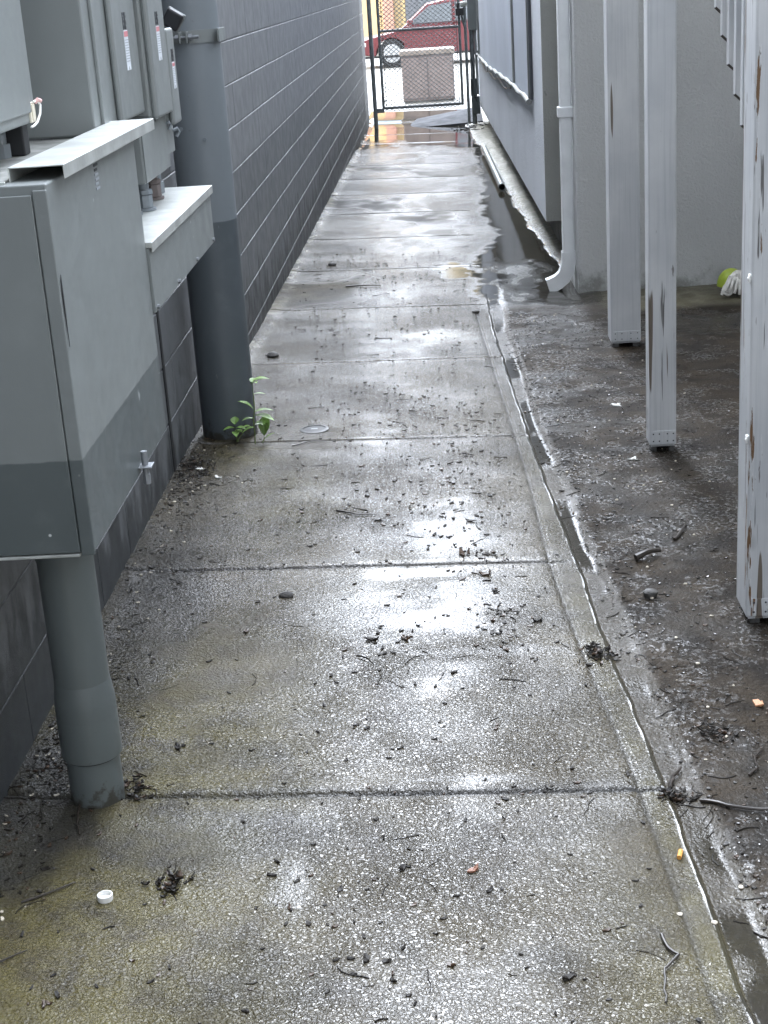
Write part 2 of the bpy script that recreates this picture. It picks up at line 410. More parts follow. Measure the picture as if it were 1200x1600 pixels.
# ------------------------------------------------------------------ path (terrain mesh)
def build_path():
    ys = [np.linspace(-9, 1.2, 26), np.arange(1.22, 4.6, .0135), np.arange(4.6, 9.8, .02), np.arange(9.8, 23.0, .04), np.linspace(23.0, 24.6, 14)]
    extra = [j + d for j in JY for d in (-.035, -.018, -.011, -.0055, 0, .0055, .011, .018, .035)]
    Y = np.unique(np.round(np.concatenate(ys + [np.array(extra)]), 4))
    # columns in knots: wall, e1, e2, e3, right
    def seg(a, b, n): return [(a, b, t) for t in np.linspace(0, 1, n, endpoint=False)]
    cols = []
    A = e1(Y); B = e2(Y); C = e3(Y)
    W = np.full_like(Y, XW - .03)
    def put(a, b, n, pw=None):
        ts = np.linspace(0, 1, n, endpoint=False)
        if pw: ts = ts ** pw
        for t in ts: cols.append(a + (b - a) * t)
    put(W, A - .014, 74); put(A - .014, A + .014, 5)
    Bm = np.maximum(B - .018, A + .016)
    put(A + .014, Bm, 7); put(Bm, np.maximum(B + .016, Bm + .004), 14)
    B2 = np.maximum(B + .016, Bm + .004); C1 = np.maximum(C - .014, B2 + .006)
    put(B2, C1, 5); C2 = np.maximum(C + .03, C1 + .01); put(C1, C2, 5)
    R = np.full_like(Y, 1.75); put(C2, R, 62)
    put(R, np.full_like(Y, 9.0), 16, 1.6); cols.append(np.full_like(Y, 9.0))
    X = np.array(cols).T; YY = np.repeat(Y[:, None], X.shape[1], 1)
    Z = ground(X, YY)
    ny, nx = X.shape
    co = np.stack([X, YY, Z], -1).reshape(-1, 3)
    idx = np.arange(ny * nx).reshape(ny, nx)
    q = np.stack([idx[:-1, :-1], idx[:-1, 1:], idx[1:, 1:], idx[1:, :-1]], -1).reshape(-1, 4)
    me = bpy.data.meshes.new('path')
    me.vertices.add(len(co)); me.vertices.foreach_set('co', co.ravel())
    me.loops.add(q.size); me.loops.foreach_set('vertex_index', q.ravel().astype(np.int32))
    me.polygons.add(len(q)); me.polygons.foreach_set('loop_start', np.arange(0, q.size, 4, dtype=np.int32))
    me.polygons.foreach_set('loop_total', np.full(len(q), 4, dtype=np.int32))
    me.polygons.foreach_set('use_smooth', np.ones(len(q), dtype=bool))
    me.update(calc_edges=True); me.validate()
    x = X.ravel(); y = YY.ravel()
    a = e1(y); b = e2(y); c = e3(y); q4 = e4(y)
    n1 = fbm(x * 2.2, y * 1.1, 41); n2 = fbm(x * 6, y * 3, 42)
    yf = np.where(y > 8, 8 + (y - 8) * .30, y)
    # water lying on the ground
    film = sm(y + 3.2 * (n1 - .5) + 1.5 * (n2 - .5), 17.6, 19.6) * sm(x, .62, .5)
    film = np.maximum(film, .40 * sm(fbm(x * .9, yf * 2.4, 43), .54, .66) * sm(y, 12.5, 17))
    film = np.maximum(film, .3 * sm(fbm(x * 1.1, yf * 2.0, 53), .58, .68) * sm(y, 8.8, 12))
    xe = np.interp(y, [8.3, 8.9, 9.6, 10.6, 11.4, 12.4, 14, 17, 21], [.20, .16, .16, .20, .36, .30, .36, .38, .36])
    side = sm(x + .14 * (n2 - .5) + .16 * (fbm(x * 14, y * 16, 44, 5) - .5), xe - .04, xe + .07) * sm(y + .5 * (n1 - .5), 8.1, 8.7)
    film = np.maximum(film, side)
    film = np.maximum(film, .40 * sm(fbm(x * 1.6, yf * 2.0, 57, 5), .53, .66) * sm(y, 8.8, 10.5) * sm(x, -.5, .1))
    gut = sm(x, b, b + .01) * sm(x + .02 * (fbm(x * 30, y * 20, 92) - .5), c + .008, c - .012) * sm(y, 8.8, 7.8)
    film = np.maximum(film, gut * sm(fbm(x * 3, y * 2.2, 45), .40, .54) * .9)
    film = np.maximum(film, np.exp(-((x - b + .003) / .006) ** 4) * sm(y, 9, 8) * .95)
    for (px_, py_, rx, ry, k) in [(-.10, 4.17, .17, .045, .8), (.02, 2.95, .17, .016, .6), (.36, 4.55, .035, .22, .9), (.06, 9.75, .10, .42, .95), (-.02, 3.62, .16, .022, .4), (.10, 3.62, .22, .03, .35), (-.37, 2.55, .05, .13, .6),
                                  (.60, 7.9, .16, .6, .55), (1.25, 7.75, .5, .3, .6), (.50, 5.0, .06, .3, .4)]:
        d = ((x - px_) / rx) ** 2 + ((y - py_) / ry) ** 2 + 2.2 * (fbm(x * 16, y * 22, 46) - .5)
        film = np.maximum(film, k * sm(d, 1.15, .55))
    mudn = fbm(x * 3, y * 2, 47)
    mud = sm(x, c - .005, c + .03) * sm(y, 9.6, 8.3)
    mud = np.maximum(mud, sm(x, b, b + .01) * .55 * sm(y, 9.6, 8.3))
    film = np.maximum(film, mud * .4 * sm(fbm(x * 3.2, y * 5.4, 48), .52, .70) * sm(x, 1.25, .6))
    bank = sm(y + .10 * (fbm(x * 4, y * 0, 14) - .5), 8.12, 8.30) * sm(x, .80, .95)
    mud = mud * (1 - .9 * bank)
    ft = sm(x, q4 - .008, q4 + .015) * sm(y, 9.2, 9.9)
    film = film * (1 - ft) * (1 - bank)
    cream = np.maximum(ft, bank * .55)
    wl = sm(x, XW + .10 + .12 * (fbm(x * 5, y * 1.6, 21) - .5), XW + .02) * sm(y, 5.8, 7) * sm(fbm(x * 22, y * 9, 61), .42, .6)
    cream = np.maximum(cream, wl * .6)
    scum = ft * sm(x, q4 + .05 + .05 * n2, q4) * .95
    scum = np.maximum(scum, sm(np.abs(y - (9.6 + 0.8 * (x - .7))), .03, .0) * 0)
    pf = np.exp(-((x - .48) / .22) ** 2 - ((y - 9.55) / .6) ** 2) + .8 * np.exp(-((x - .42) / .14) ** 2 - ((y - 8.7) / .35) ** 2)
    scum = np.maximum(scum, .75 * sm(pf * (.45 + fbm(x * 12, y * 6, 51, 5)), .55, .95))
    moss = sm(x, -.15, -.8) * sm(y, 4.2, 2.9) + .9 * np.exp(-((x + .80) / .12) ** 2 - ((y - 5.45) / .2) ** 2) + .55 * np.exp(-((x + .55) / .16) ** 2 - ((y - 4.9) / .35) ** 2)
    moss = moss + .6 * sm(x, .12, .34) * sm(y, 2.9, 2.0) + .55 * sm(x, a, b) * sm(x, b, a) * sm(y, 7, 4) + bank * .7 * sm(y, 8.45, 8.2)
    moss = moss + .4 * ((x > a) & (x < b)) * sm(y, 6.5, 4.5)
    moss = np.clip(moss, 0, 1)
    stain = np.zeros_like(x)
    for (px_, py_, rx, ry, k) in [(-.55, 8.75, .38, .28, .55), (-.65, 15.9, .3, .45, .6), (-.62, 2.72, .45, .12, .45), (-.95, 2.95, .16, .5, .8), (-.86, 3.9, .14, .6, .5), (-.45, 11.0, .4, .18, .35), (-.1, 2.9, .8, .03, .4), (-.5, 13.4, .5, .2, .3), (.1, 10.9, .25, .25, .4)]:
        d = ((x - px_) / rx) ** 2 + ((y - py_) / ry) ** 2 + 1.4 * (fbm(x * 8, y * 6, 49) - .5)
        stain = np.maximum(stain, k * sm(d, 1.3, .3))
    stain = np.maximum(stain, .7 * sm(fbm(x * 1.4, yf * 4.2, 58, 5), .54, .66) * sm(y, 7.5, 10))
    for j in JY:
        d = np.abs(y - j); wj = (.011 + .0042 * np.clip(y - 7, 0, 9)) * (.55 + .9 * vnoise(x * 4, x * 0 + j, 99)); stain = np.maximum(stain, .85 * np.clip(1.2 - d / wj, 0, 1) * (x < b)); dryj = np.clip(1.2 - d / wj, 0, 1) * (x < b) * sm(y, 6, 9); jn_ = dryj if j == JY[0] else np.maximum(jn_, dryj)
    stain = np.maximum(stain, .35 * sm(fbm(x * 2.0, y * 2.6, 50), .60, .72) * (x < b))
    d = np.abs(x - a); stain = np.maximum(stain, .6 * np.clip(1 - d / .012, 0, 1) * (y < 8.4))
    strip = ((x > a) & (x < b) & (y < 8.4)).astype(float)
    stain = np.maximum(stain, strip * .28)
    rip = np.zeros_like(x)
    d = ((x - .50) / .19) ** 2 + ((y - 9.75) / .55) ** 2 + 3.4 * (fbm(x * 9, y * 4, 51) - .5)
    rip = np.maximum(rip, .9 * sm(d, 1.6, -.2) * sm(fbm(x * 11, y * 11, 59), .35, .6))
    for (px_, py_, rx, ry) in [(.36, 9.1, .10, .3), (.30, 8.55, .08, .2)]:
        d = ((x - px_) / rx) ** 2 + ((y - py_) / ry) ** 2 + 3.2 * (fbm(x * 18, y * 8, 52) - .5)
        rip = np.maximum(rip, .9 * sm(d, 1.1, .5))
    rip = np.maximum(rip, gut * .12)
    cen = np.interp(y, [1.5, 3, 5, 8, 12, 22], [-.02, -.02, -.09, -.15, -.2, -.2]); wid = np.interp(y, [1.5, 3, 5, 8, 12], [.32, .37, .44, .5, .6])
    band = np.exp(-((x - cen - .12 * (fbm(x * 0 + 3.3, y * 1.1, 82) - .5)) / wid) ** 2)
    film = film * (1 - .8 * jn_ * (y < 18))
    flat = sm(y, 1.9, 3.0) * band * (.12 + .88 * sm(fbm(x * 2.6, yf * 2.2, 81, 5), .40, .66)) * (.5 + .5 * sm(fbm(x * 9, yf * 12, 83, 4), .3, .6))
    dry = sm(x, -.3, -.9) * sm(y, 4.2, 2.8) * .35 + bank * .6
    dry = np.maximum(dry, jn_ * (y < 18))
    dry = np.maximum(dry, .9 * sm(fbm(x * 1.3 + 5, yf * 3.0, 97, 5), .47, .63) * sm(y, 7.0, 9.5) * (x < q4))
    dry = np.maximum(dry, .55 * sm(fbm(x * 3.1 + 2, y * 3.4, 98, 5), .56, .68) * sm(y, 8, 5) * (x < b) * sm(np.abs(x + .08), .22, .45))
    for nm, arr in (('film', film), ('mud', mud), ('moss', moss), ('cream', cream), ('stain', stain), ('ripple', rip), ('scum', scum), ('dry', dry), ('flat', flat)):
        at = me.attributes.new(nm, 'FLOAT', 'POINT'); at.data.foreach_set('value', np.clip(arr, 0, 1).astype(np.float32))
    me.materials.append(M_GROUND)
    o = bpy.data.objects.new('path', me); COL.objects.link(o); tag(o, kind='structure')
build_path()
# wide ground under everything, street beyond the gate
MB().add([(-400, -400, -.50), (400, -400, -.50), (400, 400, -.50), (-400, 400, -.50)], [(0, 1, 2, 3)]).build('ground', M_SOIL)['kind'] = 'structure'
st = MB(); st.box(-60, 60, 24.55, 44, -.9, -.375); st.build('road', M_STREET)['kind'] = 'structure'
st = MB(); st.box(-60, 60, 44, 70, -.9, -.26); st.build('pavement', M_STREET, bevel=.02)['kind'] = 'structure'

# ------------------------------------------------------------------ block wall building (left)
bw = thing('block_building', (XW, 8, -.4), 'long grey painted concrete block wall with a darker painted band along its foot', 'building')
def block_skin():
    y0, y1, z0, z1 = -6.0, 23.2, -.60, 3.9
    zj0 = 1.4064 - 2.032   # course lines: HC - .23*|XW| and every 8 inches
    zj = [zj0 + .2032 * k for k in range(0, 40) if z0 < zj0 + .2032 * k < z1]
    zl = [z0, z1]
    for z in zj: zl += [z - .0035, z - .0022, z + .0025, z + .007]
    zl = np.unique(np.round(np.array(zl), 4))
    yj = [y0 + .2032 * k for k in range(1, int((y1 - y0) / .2032))]
    yl = [y0, y1]
    for y in yj: yl += [y - .005, y - .002, y + .002, y + .005]
    yl = np.unique(np.round(np.array(yl), 4))
    YY, ZZ = np.meshgrid(yl, zl)
    dl = ZZ[..., None] - np.array(zj); dl = np.take_along_axis(dl, np.abs(dl).argmin(-1)[..., None], -1)[..., 0]
    depth = .0026 * np.where(dl < 0, np.clip((dl + .0035) / .0013, 0, 1), np.clip((.007 - dl) / .0045, 0, 1))
    row = np.floor((ZZ - zj0) / .2032).astype(int)
    ky = np.round((YY - y0) / .2032).astype(int); dy = np.abs(YY - (y0 + ky * .2032))
    on = ((ky + row) % 2 == 0)
    vdep = .0018 * np.clip((.005 - dy) / .003, 0, 1) * on * (_hash(ky.astype(float), row.astype(float), 5) > .35)
    depth = np.maximum(depth, vdep)
    # hand-laid unevenness: each block sits a hair in or out
    wav = .0016 * (fbm(YY * 1.3, ZZ * 2.0, 71) - .5) * 2 + .0010 * (_hash(np.floor((YY - y0) / .4064 + .5 * (row % 2)), row.astype(float), 8) - .5)
    X = XW - depth + wav
    ny, nx = YY.shape
    vs = np.stack([X, YY, ZZ], -1).reshape(-1, 3); idx = np.arange(ny * nx).reshape(ny, nx)
    q = np.stack([idx[:-1, :-1], idx[:-1, 1:], idx[1:, 1:], idx[1:, :-1]], -1).reshape(-1, 4)
    m = MB(); m.add(vs.tolist(), [tuple(r) for r in q.tolist()])
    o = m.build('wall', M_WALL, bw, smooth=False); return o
block_skin()
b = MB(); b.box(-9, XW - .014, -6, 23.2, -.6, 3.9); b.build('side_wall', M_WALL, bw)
b = MB(); b.box(-9.1, XW + .05, -6.1, 23.3, 3.903, 3.98); b.build('parapet_cap', M_METAL2, bw, bevel=.01)
# vertical control joint strip beside the cabinet
b = MB(); b.box(XW - .004, XW + .0035, 5.20, 5.232, -.03, 1.3); b.build('joint_strip', M_DARK, bw)

# ------------------------------------------------------------------ electrical cabinet (big box)
CX, CY0, CY1, CZ0, CZ1 = -.710, 2.747, 3.600, .620, 1.332
cab = thing('electrical_cabinet', (-.86, 3.17, .62), 'large two-tone grey steel electrical cabinet on the block wall, nearest to the camera', 'cabinet')
b = MB(); b.box(XW + .004, CX, CY0 + .004, CY1, CZ0 + .003, CZ1); b.build('body', M_METAL, cab, bevel=.003)
b = MB(); b.box(XW + .004, CX - .0275, CY0 - .006, CY0 + .0035, CZ0 + .006, CZ1 - .018); b.build('front_panel', M_METAL, cab, bevel=.0015)
b = MB(); b.box(CX - .0255, CX + .001, CY0 - .0035, CY0 + .0035, CZ0 - .002, CZ1 - .010); b.build('corner_strip', M_METAL, cab, bevel=.002)
b = MB(); b.box(XW + .004, CX - .028, CY0 - .009, CY0 + .0035, CZ0 - .002, CZ0 + .0035); b.build('bottom_lip', M_GALV, cab, bevel=.001)
b = MB(); b.prism([(CX + .0012, CY0 + .012, 1.155), (CX + .0012, CY0 + .0175, 1.165), (CX + .0012, CY0 + .017, 1.10), (CX + .0012, CY0 + .013, 1.03), (CX + .0012, CY0 + .010, 1.12)], (.0012, 0, 0))
b.build('pried_gap', M_DARK, cab)
h = MB(); h.box(CX, CX + .030, 3.222, 3.262, .640, .644)
hb = h.build('hasp', M_BOLT, cab, bevel=.001)
b = MB(); b.tube([(CX + .013, 3.242, .600), (CX + .013, 3.242, .676)], .0075, 14); b.tube([(CX + .013, 3.242, .600), (CX + .013, 3.242, .622)], .0095, 6)
b.build('bolt', M_BOLT, hb, smooth=True)
b = MB()
for k in range(6):
    z = 1.318 - k * .0095; w = .024 - (.006 if k % 3 == 1 else 0) - (.003 if k % 4 == 2 else 0)
    b.box(CX + .0004, CX + .0014, 3.150, 3.150 + w * 1.5, z - .0026, z + .0026, 1 if k < 2 else 0)
b.build('rating_plate', [M_FAINT, M_INK], cab)
lid = MB(); lid.box(XW + .004, -.796, CY0 + .03, CY1 - .002, CZ1 + .001, CZ1 + .005)
lid.box(XW + .004, -.790, CY0 + .026, CY0 + .030, CZ1 - .014, CZ1 + .005, 1)
lid.build('lid', [M_DUST, M_GALV], cab, bevel=.001)

# C-shaped channel lying on the cabinet
ch = MB(); x0, x1, y0, y1, zt, t = -.793, -.688, 2.812, 3.768, 1.3585, .0028
prof = [(x0, CZ1 - .006), (x0, zt), (x1, zt), (x1, 1.3325), (x1 - t, 1.3325), (x1 - t, zt - t), (x0 + t, zt - t), (x0 + t, CZ1 - .006)]
ch.prism([(x, y0, z) for x, z in prof], (0, y1 - y0, 0))
o = ch.build('metal_channel', M_GALV, loc=(-.74, 3.29, 1.332), bevel=.0012)
tag(o, 'pale galvanised C-shaped channel lying open-ended along the top of the big grey cabinet', 'channel')

# riser conduit under the cabinet
rp = thing('conduit_riser', (-.815, 2.905, 0), 'short fat grey conduit pipe with a sleeve joint under the big cabinet', 'pipe')
c = (-.815, 2.905)
b = MB(); b.lathe(c, [(.0585, .262), (.0585, .566)]); b.build('pipe', M_CONDUIT, rp, smooth=True)
b = MB(); b.lathe(c, [(.0605, .560), (.0605, .621)]); b.build('collar', M_CONDUIT, rp, smooth=True)
b = MB(); b.lathe(c, [(.0585, .105), (.0645, .1055), (.0650, .112), (.0650, .225), (.0640, .240), (.0605, .268), (.0590, .278), (.0585, .281)]); b.build('sleeve', M_CONDUIT, rp, smooth=True)
b = MB(); b.lathe(c, [(.0575, .1005), (.0597, .1010), (.0597, .1052)]); b.build('sleeve_shade_ring', M_DARK, rp, smooth=True)  # black ring painting in the shaded gap below the sleeve
b = MB(); b.lathe(c, [(.0575, -.04), (.0575, .108)]); b.build('stub', M_CONDUIT, rp, smooth=True)

# ------------------------------------------------------------------ wireway trough
tr = thing('wireway', (-.86, 4.12, .915), 'long grey trough box with a pale lid, between the big cabinet and the thick pipe', 'trough')
TX = -.703
b = MB(); b.box(XW + .004, TX, 3.603, 4.655, .915, 1.070); b.build('body', M_METAL, tr, bevel=.002)
b = MB(); b.prism([(XW + .004, 3.604, 1.0715), (XW + .004, 3.604, 1.0850), (TX + .008, 3.604, 1.0850), (TX + .008, 3.604, 1.0610), (TX + .0055, 3.604, 1.0610), (TX + .0055, 3.604, 1.0715)], (0, 1.058, 0))
b.build('lid', M_GALV, tr, bevel=.0012)
for y in (3.625, 3.95, 4.28, 4.62):
    b = MB(); b.tube([(TX, y, .926), (TX + .006, y, .926)], .006, 6); b.build('screw', M_BOLT, tr)

# ------------------------------------------------------------------ meter and disconnect boxes
def sticker(X, y, z0, z1, w, parent, pz0, pz1):
    b = MB(); b.box(X, X + .0008, y - w / 2, y + w / 2, z0, z1, 0); b.box(X + .0009, X + .0013, y - w / 2 + .001, y + w / 2 - .001, z1 - (z1 - z0) * .16, z1 - .002, 1)
    n = 9
    for k in range(n):
        z = z1 - (z1 - z0) * (.24 + .60 * k / n)
        b.box(X + .0009, X + .0013, y - w / 2 + .003, y + w / 2 - .003 - .002 * (k % 3), z - .0008, z + .0008, 3)
    b.prism([(X + .0009, y - .003, z0 + .001), (X + .0009, y + .003, z0 + .001), (X + .0009, y, z0 + .009)], (.0005, 0, 0), 2)
    b.build('warning_label', [M_LABEL, M_RED, M_INK, M_FAINT], parent)
    b = MB()   # dark print above the sticker
    n = 7
    for k in range(n):
        z = pz0 + (pz1 - pz0) * (k + .5) / n
        for s_ in (-1, 1):
            b.box(X, X + .0007, y + s_ * w * .28 - w * .17, y + s_ * w * .28 + w * (.05 + .12 * ((k * 5 + s_) % 3) / 2), z - .004, z + .0035 - .002 * (k % 2))
    b.box(X, X + .0007, y - w * .02, y + w * .05, pz0, pz1)
    b.build('printed_mark', M_INK, parent)

m1 = thing('meter_box', (-.94, 3.0, 1.40), 'grey meter box at the left edge, over the dusty top of the big cabinet', 'meter box')
b = MB(); b.box(XW + .003, -.850, 2.70, 3.29, 1.403, 2.3); b.build('body', M_METAL2, m1, bevel=.006)
b = MB(); b.box(-.850, -.843, 2.72, 3.235, 1.425, 2.28); b.build('cover', M_METAL2, m1, bevel=.004)
b = MB(); b.tube([(-.925, 3.225, 1.334), (-.925, 3.225, 1.405)], .022, 20); b.tube([(-.925, 3.225, 1.336), (-.925, 3.225, 1.366)], .029, 8); b.build('conduit_nipple', M_PIPE, m1, smooth=True)
b = MB(); b.box(-1.0, -.87, 3.24, 3.285, 1.338, 1.402); b.build('shade_gap_adapter', M_DARK, m1, bevel=.003)  # black piece: adapter plus painted-in shadow of the gap under the box
s = MB(); s.box(-.8505, -.846, 3.235, 3.272, 1.404, 1.445); s.box(-.846, -.843, 3.243, 3.264, 1.408, 1.440)
sl = thing('meter_seal', (-.845, 3.25, 1.42), 'small white plastic seal with a looped wire on the corner of the left meter box', 'seal')
s.build('plate', M_CREAM, sl, bevel=.001)
b = MB(); b.tube([(-.843, 3.256, 1.445), (-.838, 3.268, 1.448), (-.834, 3.275, 1.437), (-.835, 3.268, 1.420), (-.838, 3.25, 1.405), (-.842, 3.23, 1.398), (-.846, 3.222, 1.397)], .0026, 8); b.build('wire', M_WHITE, sl, smooth=True)
b = MB(); b.tube([(-.842, 3.262, 1.443), (-.836, 3.266, 1.449), (-.832, 3.274, 1.445)], .0045, 8); b.build('pink_tip', simple('pink', (.62, .38, .36), .4), sl, smooth=True)

m2 = thing('meter_cabinet', (-.90, 3.88, 1.34), 'tall grey meter cabinet with a ribbed door edge, just behind the galvanised channel', 'meter box')
b = MB(); b.box(XW + .003, -.797, 3.606, 4.176, 1.340, 2.4); b.build('body', M_METAL2, m2, bevel=.004)
b = MB(); b.box(-.797, -.789, 3.680, 3.735, 1.342, 2.4); b.box(-.797, -.793, 3.745, 3.80, 1.342, 2.4); b.build('flange', M_METAL2, m2, bevel=.003)
b = MB(); b.box(-.797, -.781, 3.86, 4.168, 1.345, 2.4); b.build('door', M_METAL2, m2, bevel=.010, seg=3)
sticker(-.781, 4.015, 1.463, 1.560, .050, m2, 1.563, 1.603)
m3 = thing('disconnect_box', (-.88, 4.32, 1.32), 'grey switch box with rounded lower corners, middle of the three boxes with white labels', 'switch box')
b = MB(); b.box(XW + .003, -.770, 4.195, 4.452, 1.326, 2.4); b.build('body', M_METAL2, m3, bevel=.008)
b = MB(); b.box(-.772, -.752, 4.200, 4.448, 1.322, 2.4); b.build('cover', M_METAL2, m3, bevel=.012, seg=3)
sticker(-.752, 4.325, 1.470, 1.560, .050, m3, 1.564, 1.596)
m4 = thing('small_disconnect', (-.88, 4.52, 1.29), 'small round-topped grey switch box with a white label, beside the thick pipe', 'switch box')
b = MB(); b.box(XW + .003, -.768, 4.462, 4.575, 1.288, 1.545); b.build('body', M_METAL2, m4, bevel=.012, seg=3)
b = MB(); b.box(-.770, -.752, 4.458, 4.579, 1.284, 1.549); b.build('cover', M_METAL2, m4, bevel=.016, seg=4)
sticker(-.752, 4.522, 1.382, 1.455, .040, m4, 1.458, 1.490)
l3 = thing('junction_box', (-.88, 4.26, 1.17), 'plain grey junction box under the middle labelled box, standing on two short conduits', 'junction box')
b = MB(); b.box(XW + .003, -.781, 4.06, 4.455, 1.168, 1.318); b.build('body', M_METAL2, l3, bevel=.004)
b = MB(); b.box(-.781, -.777, 4.064, 4.451, 1.170, 1.316); b.build('cover', M_METAL2, l3, bevel=.003)
for (x, y) in ((-.812, 4.17), (-.828, 4.40), (-.835, 4.09)):
    b = MB(); b.tube([(x, y, 1.0855), (x, y, 1.170)], .017, 16); b.tube([(x, y, 1.086), (x, y, 1.093)], .031, 20); b.tube([(x, y, 1.094), (x, y, 1.128)], .024, 8); b.tube([(x, y, 1.13), (x, y, 1.142)], .0255, 8)
    b.build('conduit_nipple', M_PIPE if y < 4.3 else simple('rusty_nipple', (.10, .082, .078), .6), l3, smooth=True)
b = MB(); b.tube([(-.777, 4.437, 1.29), (-.768, 4.437, 1.298), (-.764, 4.44, 1.288), (-.770, 4.437, 1.274)], .004, 8); b.build('seal_ring', M_PIPE, l3, smooth=True)
l4 = thing('pull_box', (-.88, 4.53, 1.2), 'small grey pull box under the round-topped switch box', 'junction box')
b = MB(); b.box(XW + .003, -.785, 4.470, 4.602, 1.198, 1.282); b.build('body', M_METAL2, l4, bevel=.004)
b = MB(); b.tube([(-.785, 4.59, 1.258), (-.772, 4.595, 1.264), (-.768, 4.60, 1.252), (-.776, 4.595, 1.24)], .005, 8); b.build('seal_ring', M_PIPE, l4, smooth=True)
b = MB(); b.tube([(-.84, 4.53, 1.0855), (-.84, 4.53, 1.2)], .016, 14); b.tube([(-.84, 4.53, 1.087), (-.84, 4.53, 1.12)], .023, 8); b.build('conduit_nipple', M_PIPE, l4, smooth=True)
b = MB(); b.tube([(-.97, 4.55, 1.16), (-.90, 4.56, 1.15), (-.86, 4.60, 1.13), (-.95, 4.64, 1.125)], .012, 10)
b.build('bent_conduit', M_PIPE, l4, smooth=True)

# ------------------------------------------------------------------ thick vertical pipe
pp = thing('riser_pipe', (-.885, 5.77, -.04), 'thick grey vertical pipe against the block wall, dark below and lighter above', 'pipe')
b = MB(); b.lathe((-.885, 5.77), [(.107, -.08), (.107, 3.6)], 64); b.build('pipe', M_PIPE, pp, smooth=True)
cl = MB(); cl.lathe((-.885, 5.77), [(.1075, 1.468), (.1125, 1.468), (.1125, 1.512), (.1075, 1.512)], 64)
cl.box(-.775, -.768, 5.68, 5.86, 1.468, 1.512)
co = cl.build('strap_clamp', M_METAL2, pp, smooth=True)
b = MB(); b.box(-.905, -.899, 5.615, 5.665, 1.470, 1.510); b.box(-.880, -.874, 5.615, 5.665, 1.470, 1.510); b.build('ear', M_METAL2, co, bevel=.002)
b = MB(); b.tube([(-.945, 5.635, 1.490), (-.835, 5.635, 1.490)], .006, 10); b.tube([(-.872, 5.635, 1.490), (-.860, 5.635, 1.490)], .013, 6); b.tube([(-.918, 5.635, 1.490), (-.907, 5.635, 1.490)], .013, 6)
b.build('bolt', M_BOLT, co, smooth=True)
for (dx, z) in ((-.055, 1.17), (.03, 1.13)):
    b = MB(); y = 5.77 - math.sqrt(.107 ** 2 - dx ** 2); b.tube([(-.885 + dx, y + .004, z), (-.885 + dx, y - .006, z)], .008, 6); b.build('rivet', M_PIPE, pp)
lk = thing('antenna_box', (-.93, 5.2, 1.50), 'small black square box tilted on its corner, behind the round-topped switch box', 'box')
Mx = rotm('Y', math.radians(33))
b = MB(); b.box(-.880, -.820, 5.18, 5.20, 1.530, 1.590, 0, Mx, (-.85, 5.19, 1.56)); b.build('body', M_BLACK, lk, bevel=.008)
b = MB(); b.box(-.882, -.818, 5.2005, 5.21, 1.528, 1.592, 0, Mx, (-.85, 5.19, 1.56)); b.tube([(XW, 5.22, 1.545), (-.85, 5.22, 1.545)], .010, 8); b.build('back_plate', M_METAL2, lk, bevel=.006)

# ------------------------------------------------------------------ stucco building (right)
FY = 8.75; CXR = .765
def swx(y): return .665 - (y - 9.9) * .0045
sb = thing('stucco_building', (3.5, 15, -.2), 'pale grey stucco building along the right side of the alley', 'building')
b = MB(); b.box(CXR, 9.0, FY, 9.92, -.5, 3.6); b.build('front_wall', M_STUC, sb, bevel=.02, seg=3)
b = MB(); b.box(2.55, 9.0, -5.0, FY - .003, -.5, 3.6); b.build('light_blocker_wall', M_STUC, sb, bevel=.02, seg=3)  # unseen wall, added to block fill light from the right
b = MB(); yA, yB = 9.90, 22.9
zb = lambda y: .10 - (y - 9.9) * .0190
ys = [yA + (yB - yA) * k / 10 for k in range(11)]
outer = [(swx(y), y) for y in ys]
vs = []
for (x, y) in outer: vs += [(x, y, zb(y)), (x, y, 3.6), (9.0, y, zb(y)), (9.0, y, 3.6)]
fs = []; mi = []
for k in range(10):
    a = 4 * k; c = a + 4
    fs += [(a, a + 1, c + 1, c), (a + 1, a + 3, c + 3, c + 1), (a, c, c + 2, a + 2)]
b.add(vs, fs, 0); b.add([vs[0], vs[1], vs[3], vs[2]], [(0, 2, 1) if 0 else (0, 3, 2, 1)], 1); b.add([vs[40], vs[41], vs[43], vs[42]], [(0, 1, 2, 3)], 0)
b.build('side_wall', [M_STUC2, M_STUCO], sb)
b = MB(); b.prism([(.805, 9.923, -.5), (9, 9.923, -.5), (9, 22.85, -.5), (.745, 22.85, -.5)], (0, 0, .64)); b.build('plinth', M_PLINTH, sb)
b = MB(); b.box(.55, 9.2, 8.62, 23.0, 3.603, 3.72); b.build('roof', M_METAL2, sb, bevel=.02)
# covered window panel on the side wall
pn = MB()
def cab_z(y): return float(np.interp(y, [10.8, 13.1, 15.5, 18.0, 22.4], [.788, .759, .699, .63, .59]))
ys = [10.83, 12, 13.1, 14.3, 15.5, 16.7, 18, 20, 21.1]
pv = []
for y in ys: pv += [(swx(y) - .012, y, cab_z(y) + .012), (swx(y) - .012, y, 3.2), (swx(y) + .004, y, cab_z(y) + .012), (swx(y) + .004, y, 3.2)]
pf = []
for k in range(len(ys) - 1):
    a = 4 * k; c = a + 4; pf += [(a, c, c + 1, a + 1)[::-1], (a + 1, c + 1, c + 3, a + 3)[::-1], (a, a + 2, c + 2, c)[::-1]]
pf += [(0, 1, 3, 2)[::-1]]
pn.add(pv, pf)
po = pn.build('wall_panel', M_PANEL, loc=(swx(15), 15, .7)); tag(po, 'flat blue-grey panel covering the side wall of the stucco building', 'panel')
M_TRIM = simple('trim_paint', (.27, .28, .27), .6)
b = MB(); y = 10.80; b.box(swx(y) - .022, swx(y) - .002, y - .035, y + .02, .80, 3.2); o = b.build('edge_trim', simple('dark_trim', (.07, .075, .085), .6), po, bevel=.003)
